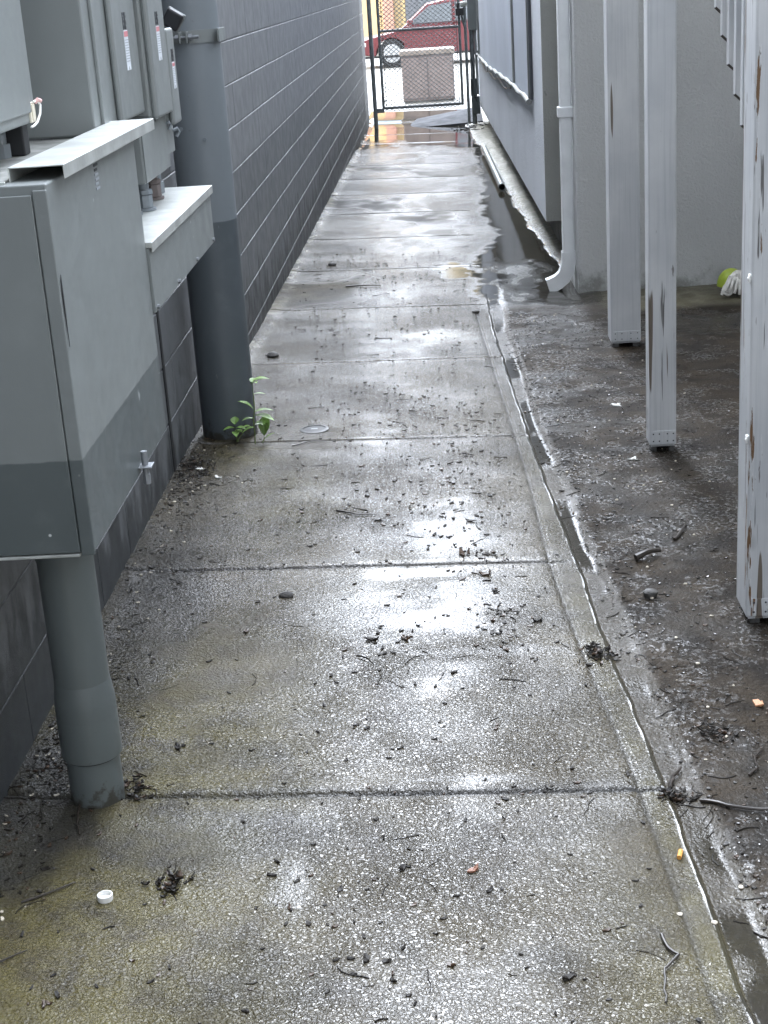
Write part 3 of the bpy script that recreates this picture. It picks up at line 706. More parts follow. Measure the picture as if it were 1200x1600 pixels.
b = MB(); b.box(swx(y) - .030, swx(y) - .004, y + .05, y + .11, .80, 3.2); b.build('edge_trim', M_METAL2, po, bevel=.003)
for y, r in ((12.8, .011), (21.13, .02)):
    b = MB(); b.tube([(swx(y) - .022, y, cab_z(y) + .01), (swx(y) - .022, y, 3.2)], r, 10); b.build('riser_tube', M_TRIM, po, smooth=True)
b = MB(); pts = [(swx(y) - .03, y, cab_z(y) + .008 * math.sin(y * 5.1)) for y in np.linspace(10.85, 22.3, 40)]
b.tube(pts, .018, 10)
wl_ = thing('wall_cable', (swx(15), 15, .7), 'pale sagging conduit cable running along the foot of the blue-grey panel', 'cable')
b.build('tube', M_TRIM, wl_, smooth=True)
b = MB(); pts = [(swx(y) - .035, y, cab_z(y) - .035 - .04 * math.sin((y - 13) * 1.4) ** 2) for y in np.linspace(13.1, 21, 30)]; b.tube(pts, .007, 6); b.build('thin_cable', M_BLACK, wl_, smooth=True)
for y in (13.1, 15.2, 17.5):
    b = MB(); b.tube([(swx(y) - .055, y, cab_z(y) + .02), (swx(y) - .055, y, cab_z(y) - .04)], .006, 6); b.build('clip', M_TRIM, wl_)

# downspout at the corner
ds = thing('downspout', (.725, 8.93, -.14), 'white square metal downspout with a curved outlet at the corner of the stucco building', 'downspout')
def sq(p, w, d): return [(p[0] - w / 2, p[1] - d / 2, p[2]), (p[0] + w / 2, p[1] - d / 2, p[2]), (p[0] + w / 2, p[1] + d / 2, p[2]), (p[0] - w / 2, p[1] + d / 2, p[2])]
b = MB(); b.box(.691, .759, 8.905, 8.965, .045, 3.58); b.build('pipe', M_SPOUT, ds, bevel=.010, seg=3)
b = MB()
b.box(.680, .768, 8.897, 8.9725, .835, .895); b.build('bracket', M_SPOUT, ds, bevel=.006)
b = MB(); rings = []
for (x, z, w, a) in [(.725, .07, .078, 0), (.724, .015, .079, 4), (.716, -.035, .080, 22), (.695, -.078, .080, 45), (.662, -.105, .080, 64), (.628, -.122, .082, 72), (.600, -.132, .086, 74)]:
    t = math.radians(a); nx, nz = math.cos(t), math.sin(t)  # in-plane half axis
    rings.append([(x - nx * w / 2, 8.903, z + nz * w / 2), (x + nx * w / 2, 8.903, z - nz * w / 2), (x + nx * w / 2, 8.967, z - nz * w / 2), (x - nx * w / 2, 8.967, z + nz * w / 2)])
vs = [p for r in rings for p in r]; fs = []
for i in range(len(rings) - 1):
    for k in range(4): fs.append((i * 4 + k, i * 4 + (k + 1) % 4, i * 4 + 4 + (k + 1) % 4, i * 4 + 4 + k))
b.add(vs, fs); o = b.build('outlet_elbow', M_SPOUT, ds, smooth=False)
so = o.modifiers.new('Solid', 'SOLIDIFY'); so.thickness = .003
bv = o.modifiers.new('Bevel', 'BEVEL'); bv.width = .006; bv.segments = 2; bv.limit_method = 'ANGLE'; bv.angle_limit = math.radians(60)
b = MB(); b.tube([(.60, 8.92, -.165), (.57, 8.93, -.168)], .004, 6)

# loose steel pipe by the footing
p0 = Vector((.515, 17.86, gz(.515, 17.86) + .04)); p1 = Vector((.553, 14.1, gz(.553, 14.1) + .035)); d = (p1 - p0).normalized()
b = MB(); n = 24
for r0, r1, flip in ((.033, .033, 0), (.028, .028, 1)):
    k0 = len(b.v); b.tube([p0, p1], r0, n, 0 if not flip else 1, caps=False)
    if flip: b.f[-n:] = [f[::-1] for f in b.f[-n:]]
b.add([], [])
b.f += [(n + k, n + (k + 1) % n, 3 * n + (k + 1) % n, 3 * n + k) for k in range(n)]; b.m += [0] * n
o = b.build('steel_pipe', [M_GALV2, M_DARK], loc=(p0 + p1) / 2, smooth=True); tag(o, 'loose shiny steel pipe lying along the foot of the stucco wall near the gate', 'pipe')

# ------------------------------------------------------------------ timber posts
M_FOOT = simple('muddy_steel', (.055, .055, .053), .6, .2, .4, 40)
def post(name, x0, x1, y0, y1, zb_, mat, label, nails=True):
    xc, yc = (x0 + x1) / 2, (y0 + y1) / 2; g0 = gz(xc, yc)
    t = thing(name, (xc, yc, g0), label, 'post', 'timber posts of the staircase')
    b = MB(); b.box(x0, x1, y0, y1, zb_, 3.0); b.build('timber', mat, t, bevel=.006)
    w = x1 - x0
    b = MB(); b.box(x0 + .012, x0 + w * .52, y0 - .0035, y0 + .001, zb_ + .006, zb_ + .056); b.box(x0 + w * .535, x1 - .003, y0 - .0030, y0 + .001, zb_ + .006, zb_ + .056)
    b.box(x0 + .006, x1 - .006, y0 + .004, y1 - .004, zb_ - .004, zb_ - .0005)
    for zz in (.018, .045):
        for f in (.14, .36, .66, .88): b.tube([(x0 + w * f, y0 - .0032, zb_ + zz), (x0 + w * f, y0 - .0055, zb_ + zz)], .0032, 6, 1)
    o = b.build('bracket', [mat, M_INK], t, bevel=.0012)
    for fx0, fx1, fy0, fy1 in ((x0 + .012, x0 + w * .27, y0 + .004, y0 + .03), (x1 - w * .27, x1 - .008, y0 + .004, y0 + .03), (x0 + .02, x1 - .02, y1 - .03, y1 - .01)):
        b = MB(); b.box(fx0, fx1, fy0, fy1, g0 - .02, zb_ - .004); b.build('foot', M_FOOT, t, bevel=.002)
post('timber_post', .785, .930, 7.25, 7.39, -.093, M_POST1, 'thick smooth grey painted timber post, farthest of the three, near the stucco wall')
post('timber_post', .709, .806, 5.31, 5.405, -.020, M_POST2, 'slim grey painted timber post with long brown cracks, in the middle of the three')
post('timber_post', .752, .892, 3.74, 3.88, -.022, M_POST3, 'peeling grey timber post with bare brown patches, at the right edge, nearest of the three')
# little white hooks / staples on the near post
for (z, lab) in ((.89, 'small white plastic hook high on the left edge of the peeling post'), (.475, 'small white plastic hook low on the left edge of the peeling post')):
    t = thing('cable_clip', (.752, 3.76, z), lab, 'clip')
    b = MB(); b.box(.746, .7525, 3.747, 3.763, z - .008, z + .008); b.build('clip_base', M_WHITE, t, bevel=.003)
    b = MB(); b.tube([(.748, 3.745, z + .006), (.744, 3.742, z), (.747, 3.744, z - .010)], .003, 8); b.build('hook', M_WHITE, t, smooth=True)

# ------------------------------------------------------------------ staircase with hanging pickets
stc = thing('wooden_staircase', (1.4, 5.0, 0), 'grey painted timber staircase with a row of hanging pickets, upper right', 'staircase')
SL = .7214; PX = .930
def szb(y): return 1.07 + (y - 4.706) * SL       # lower end of a picket at y
k = 0; y = 3.30
while y < 7.2:
    z = szb(y); w = .040; d = .036; yy = y
    b = MB()
    fl = (PX, yy, z + .002); fr = (PX + w, yy, z - .036); br = (PX + w, yy + d, z - .040); bl = (PX, yy + d, z - .003)
    T = z + 1.55
    b.add([fl, fr, br, bl, (PX, yy, T), (PX + w, yy, T), (PX + w, yy + d, T), (PX, yy + d, T)],
          [(0, 1, 5, 4), (1, 2, 6, 5), (2, 3, 7, 6), (3, 0, 4, 7), (4, 5, 6, 7)], 0)
    b.add([fl, fr, br, bl], [(3, 2, 1, 0)], 1)
    b.box(PX + .001, PX + w - .001, yy - .0008, yy + .003, 0, 0) if False else None
    # raw, dark sawn end: a thin lip that faces forward and down
    b.add([(PX, yy - .001, z + .004), (PX + w, yy - .001, z - .034), (PX + w, yy - .001, z - .041), (PX, yy - .001, z - .003)], [(3, 2, 1, 0)[::-1]], 1)
    b.build('picket', [M_STAIR, M_ENDGRAIN], stc)
    y += .1165
def slope_board(x0, x1, ya, yb, off, hgt):
    b = MB(); za, zb2 = szb(ya) + off, szb(yb) + off
    b.prism([(x0, ya, za), (x0, yb, zb2), (x0, yb, zb2 + hgt), (x0, ya, za + hgt)], (x1 - x0, 0, 0)); return b
for x in (PX + .045, 1.95):
    slope_board(x, x + .04, 3.45, 7.25, .20, .26).build('stringer', M_STAIR, stc, bevel=.004)
slope_board(PX - .02, PX + .07, 3.3, 7.25, 1.56, .04).build('handrail', M_STAIR, stc, bevel=.005)
z = .19; y = 3.55
while y < 7.2:
    zt_ = szb(y) + .44
    b = MB(); b.box(PX + .087, 1.948, y, y + .27, zt_ - .04, zt_); b.build('tread', M_STAIR, stc, bevel=.004)
    y += .255
b = MB(); b.box(PX - .19, 2.0, 7.26, FY - .004, 3.01, 3.05); b.box(PX - .19, 2.0, 7.26, 7.30, 2.82, 3.008); b.box(PX - .19, PX - .15, 7.302, FY - .004, 2.82, 3.008)
b.build('landing', M_STAIR, stc, bevel=.004)

# ------------------------------------------------------------------ mop head by the wall
mh = thing('mop_head', (1.60, 8.42, -.18), 'white coiled mop head with a lime green cap, by the stucco wall', 'mop')
gzm = gz(1.6, 8.4)
b = MB()
def torus(b, c, R, r, M, n=18, k=7, m=0):
    pts = []
    for i in range(n + 1):
        a = 2 * PI * i / n; p = M @ Vector((R * math.cos(a), R * math.sin(a), 0)); pts.append(Vector(c) + p)
    b.tube(pts, r, k, m)
random.seed(3)
for i in range(26):
    a = -1.0 + 2.2 * i / 25; top = Vector((1.615 + .012 * math.sin(i), 8.41, gzm + .115 + .012 * math.cos(i * 2.3)))
    end = Vector((1.60 + .105 * math.sin(a), 8.345 - .03 * math.cos(a) + .02 * (i % 3), gzm + .018 + .008 * (i % 4)))
    mid = (top + end) / 2 + Vector((.02 * math.sin(a), -.035, .018 + .01 * (i % 3)))
    b.tube([top, top * .6 + mid * .4 + Vector((0, -.01, .01)), mid, mid * .45 + end * .55 + Vector((0, -.008, 0)), end], .0085, 7)
torus(b, (1.545, 8.335, gzm + .042), .026, .009, rotm('Z', .4) @ rotm('X', 1.25)); torus(b, (1.545, 8.33, gzm + .044), .010, .008, rotm('X', 1.3))
b.build('cotton_strands', simple('mop_cotton', (.62, .61, .57), .9, 0, .2, 40), mh, smooth=True)
b = MB(); rr = []
for i in range(7):
    a = i / 6 * PI / 2; rr.append((.078 * math.cos(a) + .002, gzm + .045 + .095 * math.sin(a)))
b.lathe((1.585, 8.445), rr, 24); b.build('green_cap', simple('lime_green', (.29, .37, .035), .5), mh, smooth=True)
b = MB(); b.tube([(1.57, 8.35, gzm + .09), (1.62, 8.34, gzm + .085), (1.68, 8.36, gzm + .09)], .009, 8); b.build('grey_band', M_PIPE, mh, smooth=True)

# ------------------------------------------------------------------ chain-link gate
GYP = 22.3
gt = thing('chain_link_gate', (-.21, GYP, -.25), 'grey steel chain-link gate closing the far end of the alley', 'gate')
r = .020; xa, xb = -.765, .362; zlo, zhi, zm = -.090, 1.92, .957
M_TUBE = simple('gate_tube', (.17, .185, .19), .55, .1, .2, 20)
b = MB()
for pts in ([(xa, GYP, zlo), (xa, GYP, zhi)], [(xb, GYP, zlo - .02), (xb, GYP, zhi)], [(xa, GYP, zlo), (xb, GYP, zlo)], [(xa, GYP, zhi), (xb, GYP, zhi)]): b.tube(pts, r, 12)
b.build('frame', M_TUBE, gt, smooth=True)
b = MB(); b.tube([(xa, GYP, zm), (xb, GYP, zm)], .019, 12); b.build('mid_rail', M_TUBE, gt, smooth=True)
def fabric():
    b = MB(); p = .036; x = xa + .03; i = 0; wr = .0070
    hz = .030
    while x < xb - .02:
        n = int((zhi - zlo + .05) / hz); pts = []
        for k in range(n + 1):
            s_ = 1 if (k + i) % 2 else -1
            pts.append((x + s_ * p / 2 * 1.02, GYP - .012 + .002 * (k % 2), zlo - .045 + k * hz))
        b.tube(pts, wr, 4, caps=False); x += p; i += 1
    return b
fabric().build('wire_mesh', M_TUBE, gt)
b = MB(); b.tube([(xa + .045, GYP - .01, zlo - .06), (xa + .045, GYP - .01, zhi)], .005, 6); b.tube([(xb - .04, GYP - .01, zlo - .02), (xb - .04, GYP - .01, zhi)], .005, 6); b.build('tension_bar', M_TUBE, gt)
for z in (.01, 1.16): 
    b = MB(); b.tube([(xa - .01, GYP, z), (xa + .05, GYP - .012, z)], .010, 8); b.build('band', M_TUBE, gt)
for z in (-.12, 1.6):
    b = MB(); b.box(-.885, xa + .01, GYP - .028, GYP + .028, z - .03, z + .03); b.build('hinge', M_TUBE, gt, bevel=.004)
b = MB(); b.tube([(-.885, GYP, -.5), (-.885, GYP, 2.1)], .030, 16); o = b.build('gate_post', M_TUBE, loc=(-.885, GYP, -.35), smooth=True); tag(o, 'dark round steel post holding the gate, beside the block wall', 'post')
b = MB(); b.tube([(.445, GYP, -.5), (.445, GYP, 2.1)], .022, 14); o = b.build('gate_post', M_TUBE, loc=(.445, GYP, -.35), smooth=True); tag(o, 'thin steel post on the latch side of the gate', 'post')
lt = thing('gate_lock', (.39, GYP - .05, 1.12), 'black gate lock with a pale cylinder, high on the right gate post', 'lock')
b = MB(); b.box(.315, .43, GYP - .10, GYP - .02, 1.10, 1.20); b.build('case', M_BLACK, lt, bevel=.008)
b = MB(); b.box(.33, .38, GYP - .11, GYP - .04, 1.205, 1.27); b.build('keeper', M_BLACK, lt, bevel=.008)
b = MB(); b.tube([(.385, GYP - .08, 1.245), (.50, GYP - .08, 1.262)], .036, 16); b.build('cylinder', simple('pale_cylinder', (.46, .47, .43), .4), lt, smooth=True)
b = MB(); b.tube([(.40, GYP - .03, 1.10), (.415, GYP - .03, 1.02), (.435, GYP - .03, .95)], .016, 8); b.build('latch_arm', M_TUBE, lt, smooth=True)
# electrical box beside the gate
eb = thing('gate_controller', (.56, 22.05, -.36), 'grey electrical box on conduits beside the gate, against the stucco wall', 'electrical box')
b = MB(); b.box(.478, .605, 21.95, 22.15, .905, 1.75); b.build('box', M_METAL2, eb, bevel=.006)
b = MB(); b.tube([(.578, 22.03, .04), (.572, 22.03, .905)], .019, 12); b.tube([(.575, 22.03, .58), (.575, 22.03, .63)], .026, 10); b.build('conduit', simple('pale_conduit', (.30, .32, .32), .45), eb, smooth=True)
b = MB(); b.tube([(.520, 22.05, -.40), (.520, 22.05, .905)], .034, 14); b.build('conduit', M_TUBE, eb, smooth=True)
b = MB(); b.box(.478, .565, 21.97, 22.08, .02, .26); b.box(.485, .600, 21.96, 22.09, -.22, .018); b.build('junction', M_METAL2, eb, bevel=.008)
b = MB(); b.tube([(.50, 21.96, .86), (.49, 21.95, .6), (.53, 21.95, .4), (.50, 21.95, .1), (.56, 21.95, -.05)], .006, 6); b.build('loose_wire', M_BLACK, eb, smooth=True)
# sill ramp at the gate
rmp = MB(); rmp.prism([(-.45, 22.42, -.44), (.66, 22.42, -.44), (.66, 22.42, -.315), (.2, 22.42, -.335)], (0, .0, 0)) if False else None
rm = MB(); rm.add([(-.40, 22.36, -.405), (.64, 22.36, -.405), (.64, 22.36, -.355), (-.40, 22.36, -.395), (-.40, 23.3, -.36), (.64, 23.3, -.215), (-.40, 23.3, -.45), (.64, 23.3, -.45)],
                  [(0, 1, 2, 3), (3, 2, 5, 4), (1, 7, 5, 2), (0, 3, 4, 6), (6, 4, 5, 7)]); rm.build('ramp', simple('sill_concrete', (.055, .057, .062), .85, 0, .3, 6, .003, 60, .1))['kind'] = 'structure'

# ------------------------------------------------------------------ street beyond
ub = thing('utility_cabinet', (-.12, 26.9, -.375), 'brown boxy cabinet standing in the street right behind the gate', 'cabinet')
M_BROWN = simple('brown_paint', (.20, .165, .155), .55, 0, .12, 5)
b = MB(); b.box(-.57, .31, 26.65, 27.25, -.34, .40); b.build('body', M_BROWN, ub, bevel=.012)
b = MB(); b.box(-.60, .34, 26.62, 27.28, .402, .49); b.build('lid', simple('tan_lid', (.27, .23, .20), .5), ub, bevel=.02)
b = MB(); b.box(-.55, .29, 26.67, 27.23, -.376, -.338); b.build('base', M_PLINTH, ub)
for x0, x1 in ((-.55, -.14), (-.12, .29)):
    b = MB(); b.box(x0, x1, 26.636, 26.651, -.30, .36); b.build('door', M_BROWN, ub, bevel=.006)

M_CAR = simple('red_car_paint', (.13, .028, .032), .3, 0, .05); M_CGLASS = simple('car_glass', (.16, .18, .20), .12); M_TYRE = simple('tyre_rubber', (.02, .02, .021), .8)
car = thing('parked_car', (.33, 38.6, -.375), 'red car parked side-on in the sunny street beyond the gate', 'car')
g0 = -.375; Yc = 38.0
def carp(pts, y0, y1, name, mat, par, bev=.03):
    b = MB(); b.prism([(x, y0, z + g0) for x, z in pts], (0, y1 - y0, 0)); return b.build(name, mat, par, bevel=bev)
def arch(xc, R, n=10): return [(xc + R * math.cos(PI * (1 - i / n)), .30 + R * math.sin(PI * i / n)) for i in range(n + 1)]
xw1, xw2 = -1.02, 1.66
low = [(-1.93, .34), (-1.95, .50), (-1.88, .60), (-1.55, .70), (-.75, .86), (2.2, .95), (2.52, .86), (2.56, .55), (2.50, .30)] 
bottom = [(xw2 + .40, .28)] + [(x, z) for x, z in arch(xw2, .38)[::-1]] + [(xw2 - .40, .24), (xw1 + .40, .24)] + [(x, z) for x, z in arch(xw1, .38)[::-1]] + [(xw1 - .40, .28)]
carp(low + bottom, Yc, Yc + 1.75, 'body', M_CAR, car)
carp([(-.80, .85), (-.15, 1.40), (.3, 1.48), (1.3, 1.47), (1.9, 1.32), (2.3, .96)], Yc + .12, Yc + 1.63, 'roof', M_CAR, car, .05)
for pts in ([(-.60, .97), (-.08, 1.36), (.45, 1.41), (.45, .98)], [(.53, .98), (.53, 1.41), (1.2, 1.40), (1.75, 1.28), (2.0, 1.0)]):
    carp(pts, Yc + .105, Yc + .125, 'window', M_CGLASS, car, .004)
for xw in (xw1, xw2):
    for yy in (Yc + .02, Yc + 1.53):
        w = MB(); w.tube([(xw, yy, g0 + .33), (xw, yy + .2, g0 + .33)], .33, 28); wo = w.build('wheel', M_TYRE, car, bevel=.02)
        w = MB(); w.tube([(xw, yy - .012, g0 + .33), (xw, yy + .05, g0 + .33)], .215, 20)
        for s_ in range(5):
            a = 2 * PI * s_ / 5; w.box(xw + .03, xw + .20, yy - .025, yy - .013, g0 + .305, g0 + .355, 0, rotm('Y', a), (xw, yy, g0 + .33))
        w.build('rim', simple('alloy', (.55, .56, .57), .3, .7), wo)
for x0, x1 in ((-.72, .46), (.50, 1.35)):
    b = MB(); b.box(x0, x1, Yc - .008, Yc + .006, g0 + .30, g0 + .93); b.build('door', M_CAR, car, bevel=.006)
b = MB(); b.box(-1.90, -1.62, Yc - .006, Yc + .3, g0 + .50, g0 + .62); b.build('headlight', M_WHITE, car, bevel=.03)
b = MB(); b.box(-.62, -.48, Yc - .16, Yc - .01, g0 + .96, g0 + 1.08); b.build('mirror', M_CAR, car, bevel=.03)
b = MB(); b.box(-1.96, 2.5, Yc - .012, Yc + .002, g0 + .235, g0 + .29) ; b.build('side_skirt', M_TYRE, car, bevel=.004)

yb_ = thing('yellow_building', (-9, 60, -.26), 'sunlit pale yellow building across the street behind the gate', 'building')
M_YEL = simple('yellow_stucco', (.72, .55, .30), .7, 0, .06, .6)
b = MB(); b.box(-26, -.98, 58, 70, -.3, 7.0); b.build('wall', M_YEL, yb_, bevel=.02)
b = MB(); b.box(-1.80, -1.40, 57.85, 57.998, -.26, 6.5); b.build('pilaster', simple('pink_pillar', (.62, .36, .27), .7), yb_, bevel=.02)
for k in range(6):
    x = -24 + 3.6 * k; f = MB(); f.box(x, x + 1.6, 57.95, 57.997, 2.4, 4.6); fo = f.build('window', M_TRIM, yb_, bevel=.01)
    f = MB(); f.box(x + .1, x + 1.5, 57.93, 57.948, 2.5, 4.5); f.build('pane', M_CGLASS, fo)
b = MB(); b.box(-26.3, -.9, 57.6, 70.3, 7.003, 7.3); b.build('roof', M_TRIM, yb_, bevel=.03)
gb = thing('grey_building', (6, 58, -.26), 'grey shopfront building across the street, right of the yellow one', 'building')
M_GB = simple('grey_render', (.13, .14, .16), .7, 0, .1, .5); M_CRE = simple('cream_render', (.70, .60, .42), .7, 0, .06, .5)
b = MB(); b.box(-.96, 16, 57.2, 70, -.3, 3.4); b.build('ground_floor', M_GB, gb, bevel=.02)
b = MB(); b.box(.55, 16, 57.6, 70, 3.403, 12.5); b.build('upper_wall', M_CRE, gb, bevel=.02)
for k in range(4):
    f = MB(); f.box(1.9 + 3.4 * k, 3.6 + 3.4 * k, 57.55, 57.598, 5, 7.4); fo = f.build('window', M_TRIM, gb, bevel=.01)
    f = MB(); f.box(2.0 + 3.4 * k, 3.5 + 3.4 * k, 57.53, 57.548, 5.1, 7.3); f.build('pane', M_CGLASS, fo)
f = MB(); f.box(-.5, 2.6, 57.12, 57.199, .3, 2.4); f.build('shop_window', M_CGLASS, gb, bevel=.01)

# ------------------------------------------------------------------ weeds
M_LEAF = simple('weed_leaf', (.13, .225, .05), .5, 0, .4, 60); M_STEM = simple('weed_stem', (.12, .16, .05), .5)
def leaf(b, base, d, L, W, droop=.25, m=0):
    d = Vector(d).normalized(); side = d.cross(Vector((0, 0, 1)))
    if side.length < .1: side = Vector((1, 0, 0))
    side.normalize(); n = side.cross(d)
    vs = []; N = 7
    prof = [0.02, .55, .92, 1, .85, .5, .03]
    for i in range(N):
        t = i / (N - 1); c = Vector(base) + d * L * t - Vector((0, 0, 1)) * droop * L * t * t
        w = W / 2 * prof[i]
        vs += [c - side * w + n * w * .35, c, c + side * w + n * w * .35]
    fs = []
    for i in range(N - 1):
        a = 3 * i; fs += [(a, a + 1, a + 4, a + 3), (a + 1, a + 2, a + 5, a + 4)]
    b.add(vs, fs, m)
def weed(x, y, label, stems, seed):
    random.seed(seed); z = gz(x, y)
    t = thing('weed', (x, y, z), label, 'weed')
    sm_, lf = MB(), MB()
    for (tip, leaves) in stems:
        pts = [Vector((x, y, z - .01)) + Vector(tip) * k / 5 + Vector((random.uniform(-.004, .004), random.uniform(-.004, .004), 0)) for k in range(6)]
        sm_.tube(pts, [.0028, .0026, .0024, .002, .0016, .001], 6)
        for (f, az, el, L, W) in leaves:
            p = Vector((x, y, z)) + Vector(tip) * f
            leaf(lf, p, (math.cos(az) * math.cos(el), math.sin(az) * math.cos(el), math.sin(el)), L * 1.3, W * 1.4)
    sm_.build('stem', M_STEM, t, smooth=True); lf.build('leaves', M_LEAF, t, smooth=True)
R_ = math.radians
weed(-.765, 5.60, 'tall thin green weed with pointed leaves, at the foot of the thick pipe', [((.005, .02, .245), [(.98, R_(5), .35, .055, .030), (.96, R_(80), .5, .035, .02), (.95, R_(-60), .5, .04, .022), (.78, R_(20), .15, .04, .014), (.55, R_(185), .75, .062, .028), (.5, R_(10), .25, .060, .022), (.45, R_(-20), .05, .066, .030), (.40, R_(200), .2, .04, .018), (.33, R_(-50), .3, .05, .022), (.26, R_(190), -.1, .04, .022), (.3, R_(30), .0, .045, .018)])], 4)
weed(-.845, 5.64, 'small low green weed with round leaves, in front of the thick pipe', [((.0, .0, .07), [(1, R_(90), .9, .035, .024), (.8, R_(200), .2, .038, .022), (.8, R_(-20), .2, .038, .022), (.6, R_(-80), .1, .04, .022), (.5, R_(60), .3, .03, .018)]), ((.03, .01, .05), [(1, R_(20), .5, .025, .016), (.7, R_(120), .5, .025, .014)])], 5)
weed(-.742, 5.62, 'single upright green weed leaf, right of the thick pipe', [((.012, .0, .035), [(.8, R_(70), 1.25, .085, .036), (.3, R_(10), .7, .05, .01)])], 6)

# round cleanout cover in the path
cx, cy = -.553, 5.80; z = gz(cx, cy)
cv = thing('drain_cover', (cx, cy, z), 'small round metal cleanout cover set in the wet path', 'drain cover')
b = MB(); b.lathe((cx, cy), [(.058, z - .02), (.058, z + .004), (.052, z + .006), (.047, z + .006), (.047, z - .01)], 40); b.build('ring', simple('worn_iron', (.075, .078, .08), .5, 0, .3, 60), cv, smooth=True)
b = MB(); b.lathe((cx, cy), [(.046, z - .012), (.046, z + .0035), (.040, z + .0045)], 40); b.build('plug', simple('dark_iron', (.045, .047, .048), .6, 0), cv, smooth=True)
b = MB(); b.box(cx - .013, cx + .013, cy - .006, cy + .006, z + .0045, z + .0055); b.build('key_slot', M_GALV2, cv)

# ------------------------------------------------------------------ debris
M_DEB = simple('wet_leaf_dark', (.012, .010, .008), .5, 0, .4, 50, 0, 200, .2)
M_DEBS = simple('soaked_leaf', (.012, .010, .008), .14, 0, .4, 50)
M_DEB2 = simple('wet_leaf_brown', (.042, .024, .013), .4, 0, .4, 60)
M_DEB3 = simple('pale_chip', (.42, .38, .31), .6, 0, .25, 60)
M_TWIG = simple('wet_twig', (.022, .017, .013), .4, 0, .35, 60)
M_STONE = simple('dark_stone', (.06, .058, .055), .6, 0, .3, 90, .003, 150)
def flake(b, x, y, s, m=0, flat=.35, z=None):
    n = random.randint(5, 8); a0 = random.uniform(0, 6.28); el = random.uniform(.45, 1); rot = random.uniform(0, 6.28)
    z = (gz(x, y) if z is None else z) + .0008
    tilt = random.uniform(-.5, .5)
    top = []; bot = []
    for k in range(n):
        a = a0 + 2 * PI * k / n; r = s * random.uniform(.55, 1.05)
        u, v = r * math.cos(a), r * math.sin(a) * el * .6
        px, py = u * math.cos(rot) - v * math.sin(rot), u * math.sin(rot) + v * math.cos(rot)
        lift = abs(u) * random.uniform(.0, flat) + max(0, u * tilt * .5)
        top.append((x + px, y + py, z + lift + s * .12)); bot.append((x + px * 1.03, y + py * 1.03, z + lift * .8 - .001))
    c = (x, y, z + s * .08 + s * random.uniform(0, .25))
    b.add(top + bot + [c], [(k, (k + 1) % n, 2 * n) for k in range(n)] + [(k, n + k, n + (k + 1) % n, (k + 1) % n) for k in range(n)], m)
def twig_pts(x, y, L, rot, wob=.15, n=6):
    pts = []; px, py = x, y; a = rot
    for k in range(n):
        pts.append((px, py)); px += L / n * math.cos(a); py += L / n * math.sin(a); a += random.uniform(-wob, wob) * 2
    return pts
def twig(b, x, y, L, r, rot, m=0, wob=.15):
    pts = twig_pts(x, y, L, rot, wob)
    b.tube([(px, py, gz(px, py) + r * .8) for px, py in pts], [r * (1 - .5 * k / 6) for k in range(6)], 5, m)
def stone(b, x, y, s, m=0):
    import bmesh
    bm = bmesh.new(); bmesh.ops.create_icosphere(bm, subdivisions=2, radius=s)
    ph = [random.uniform(0, 6.28) for _ in range(6)]; z = gz(x, y)
    vs = []
    for v in bm.verts:
        p = v.co; k = 1 + .18 * math.sin(p.x / s * 2.1 + ph[0]) + .16 * math.sin(p.y / s * 2.7 + ph[1]) + .14 * math.sin(p.z / s * 3.1 + ph[2])
        vs.append((x + p.x * k * 1.15, y + p.y * k, z + s * .45 + p.z * k * .65))
    b.add(vs, [tuple(v.index for v in f.verts) for f in bm.faces], m); bm.free()

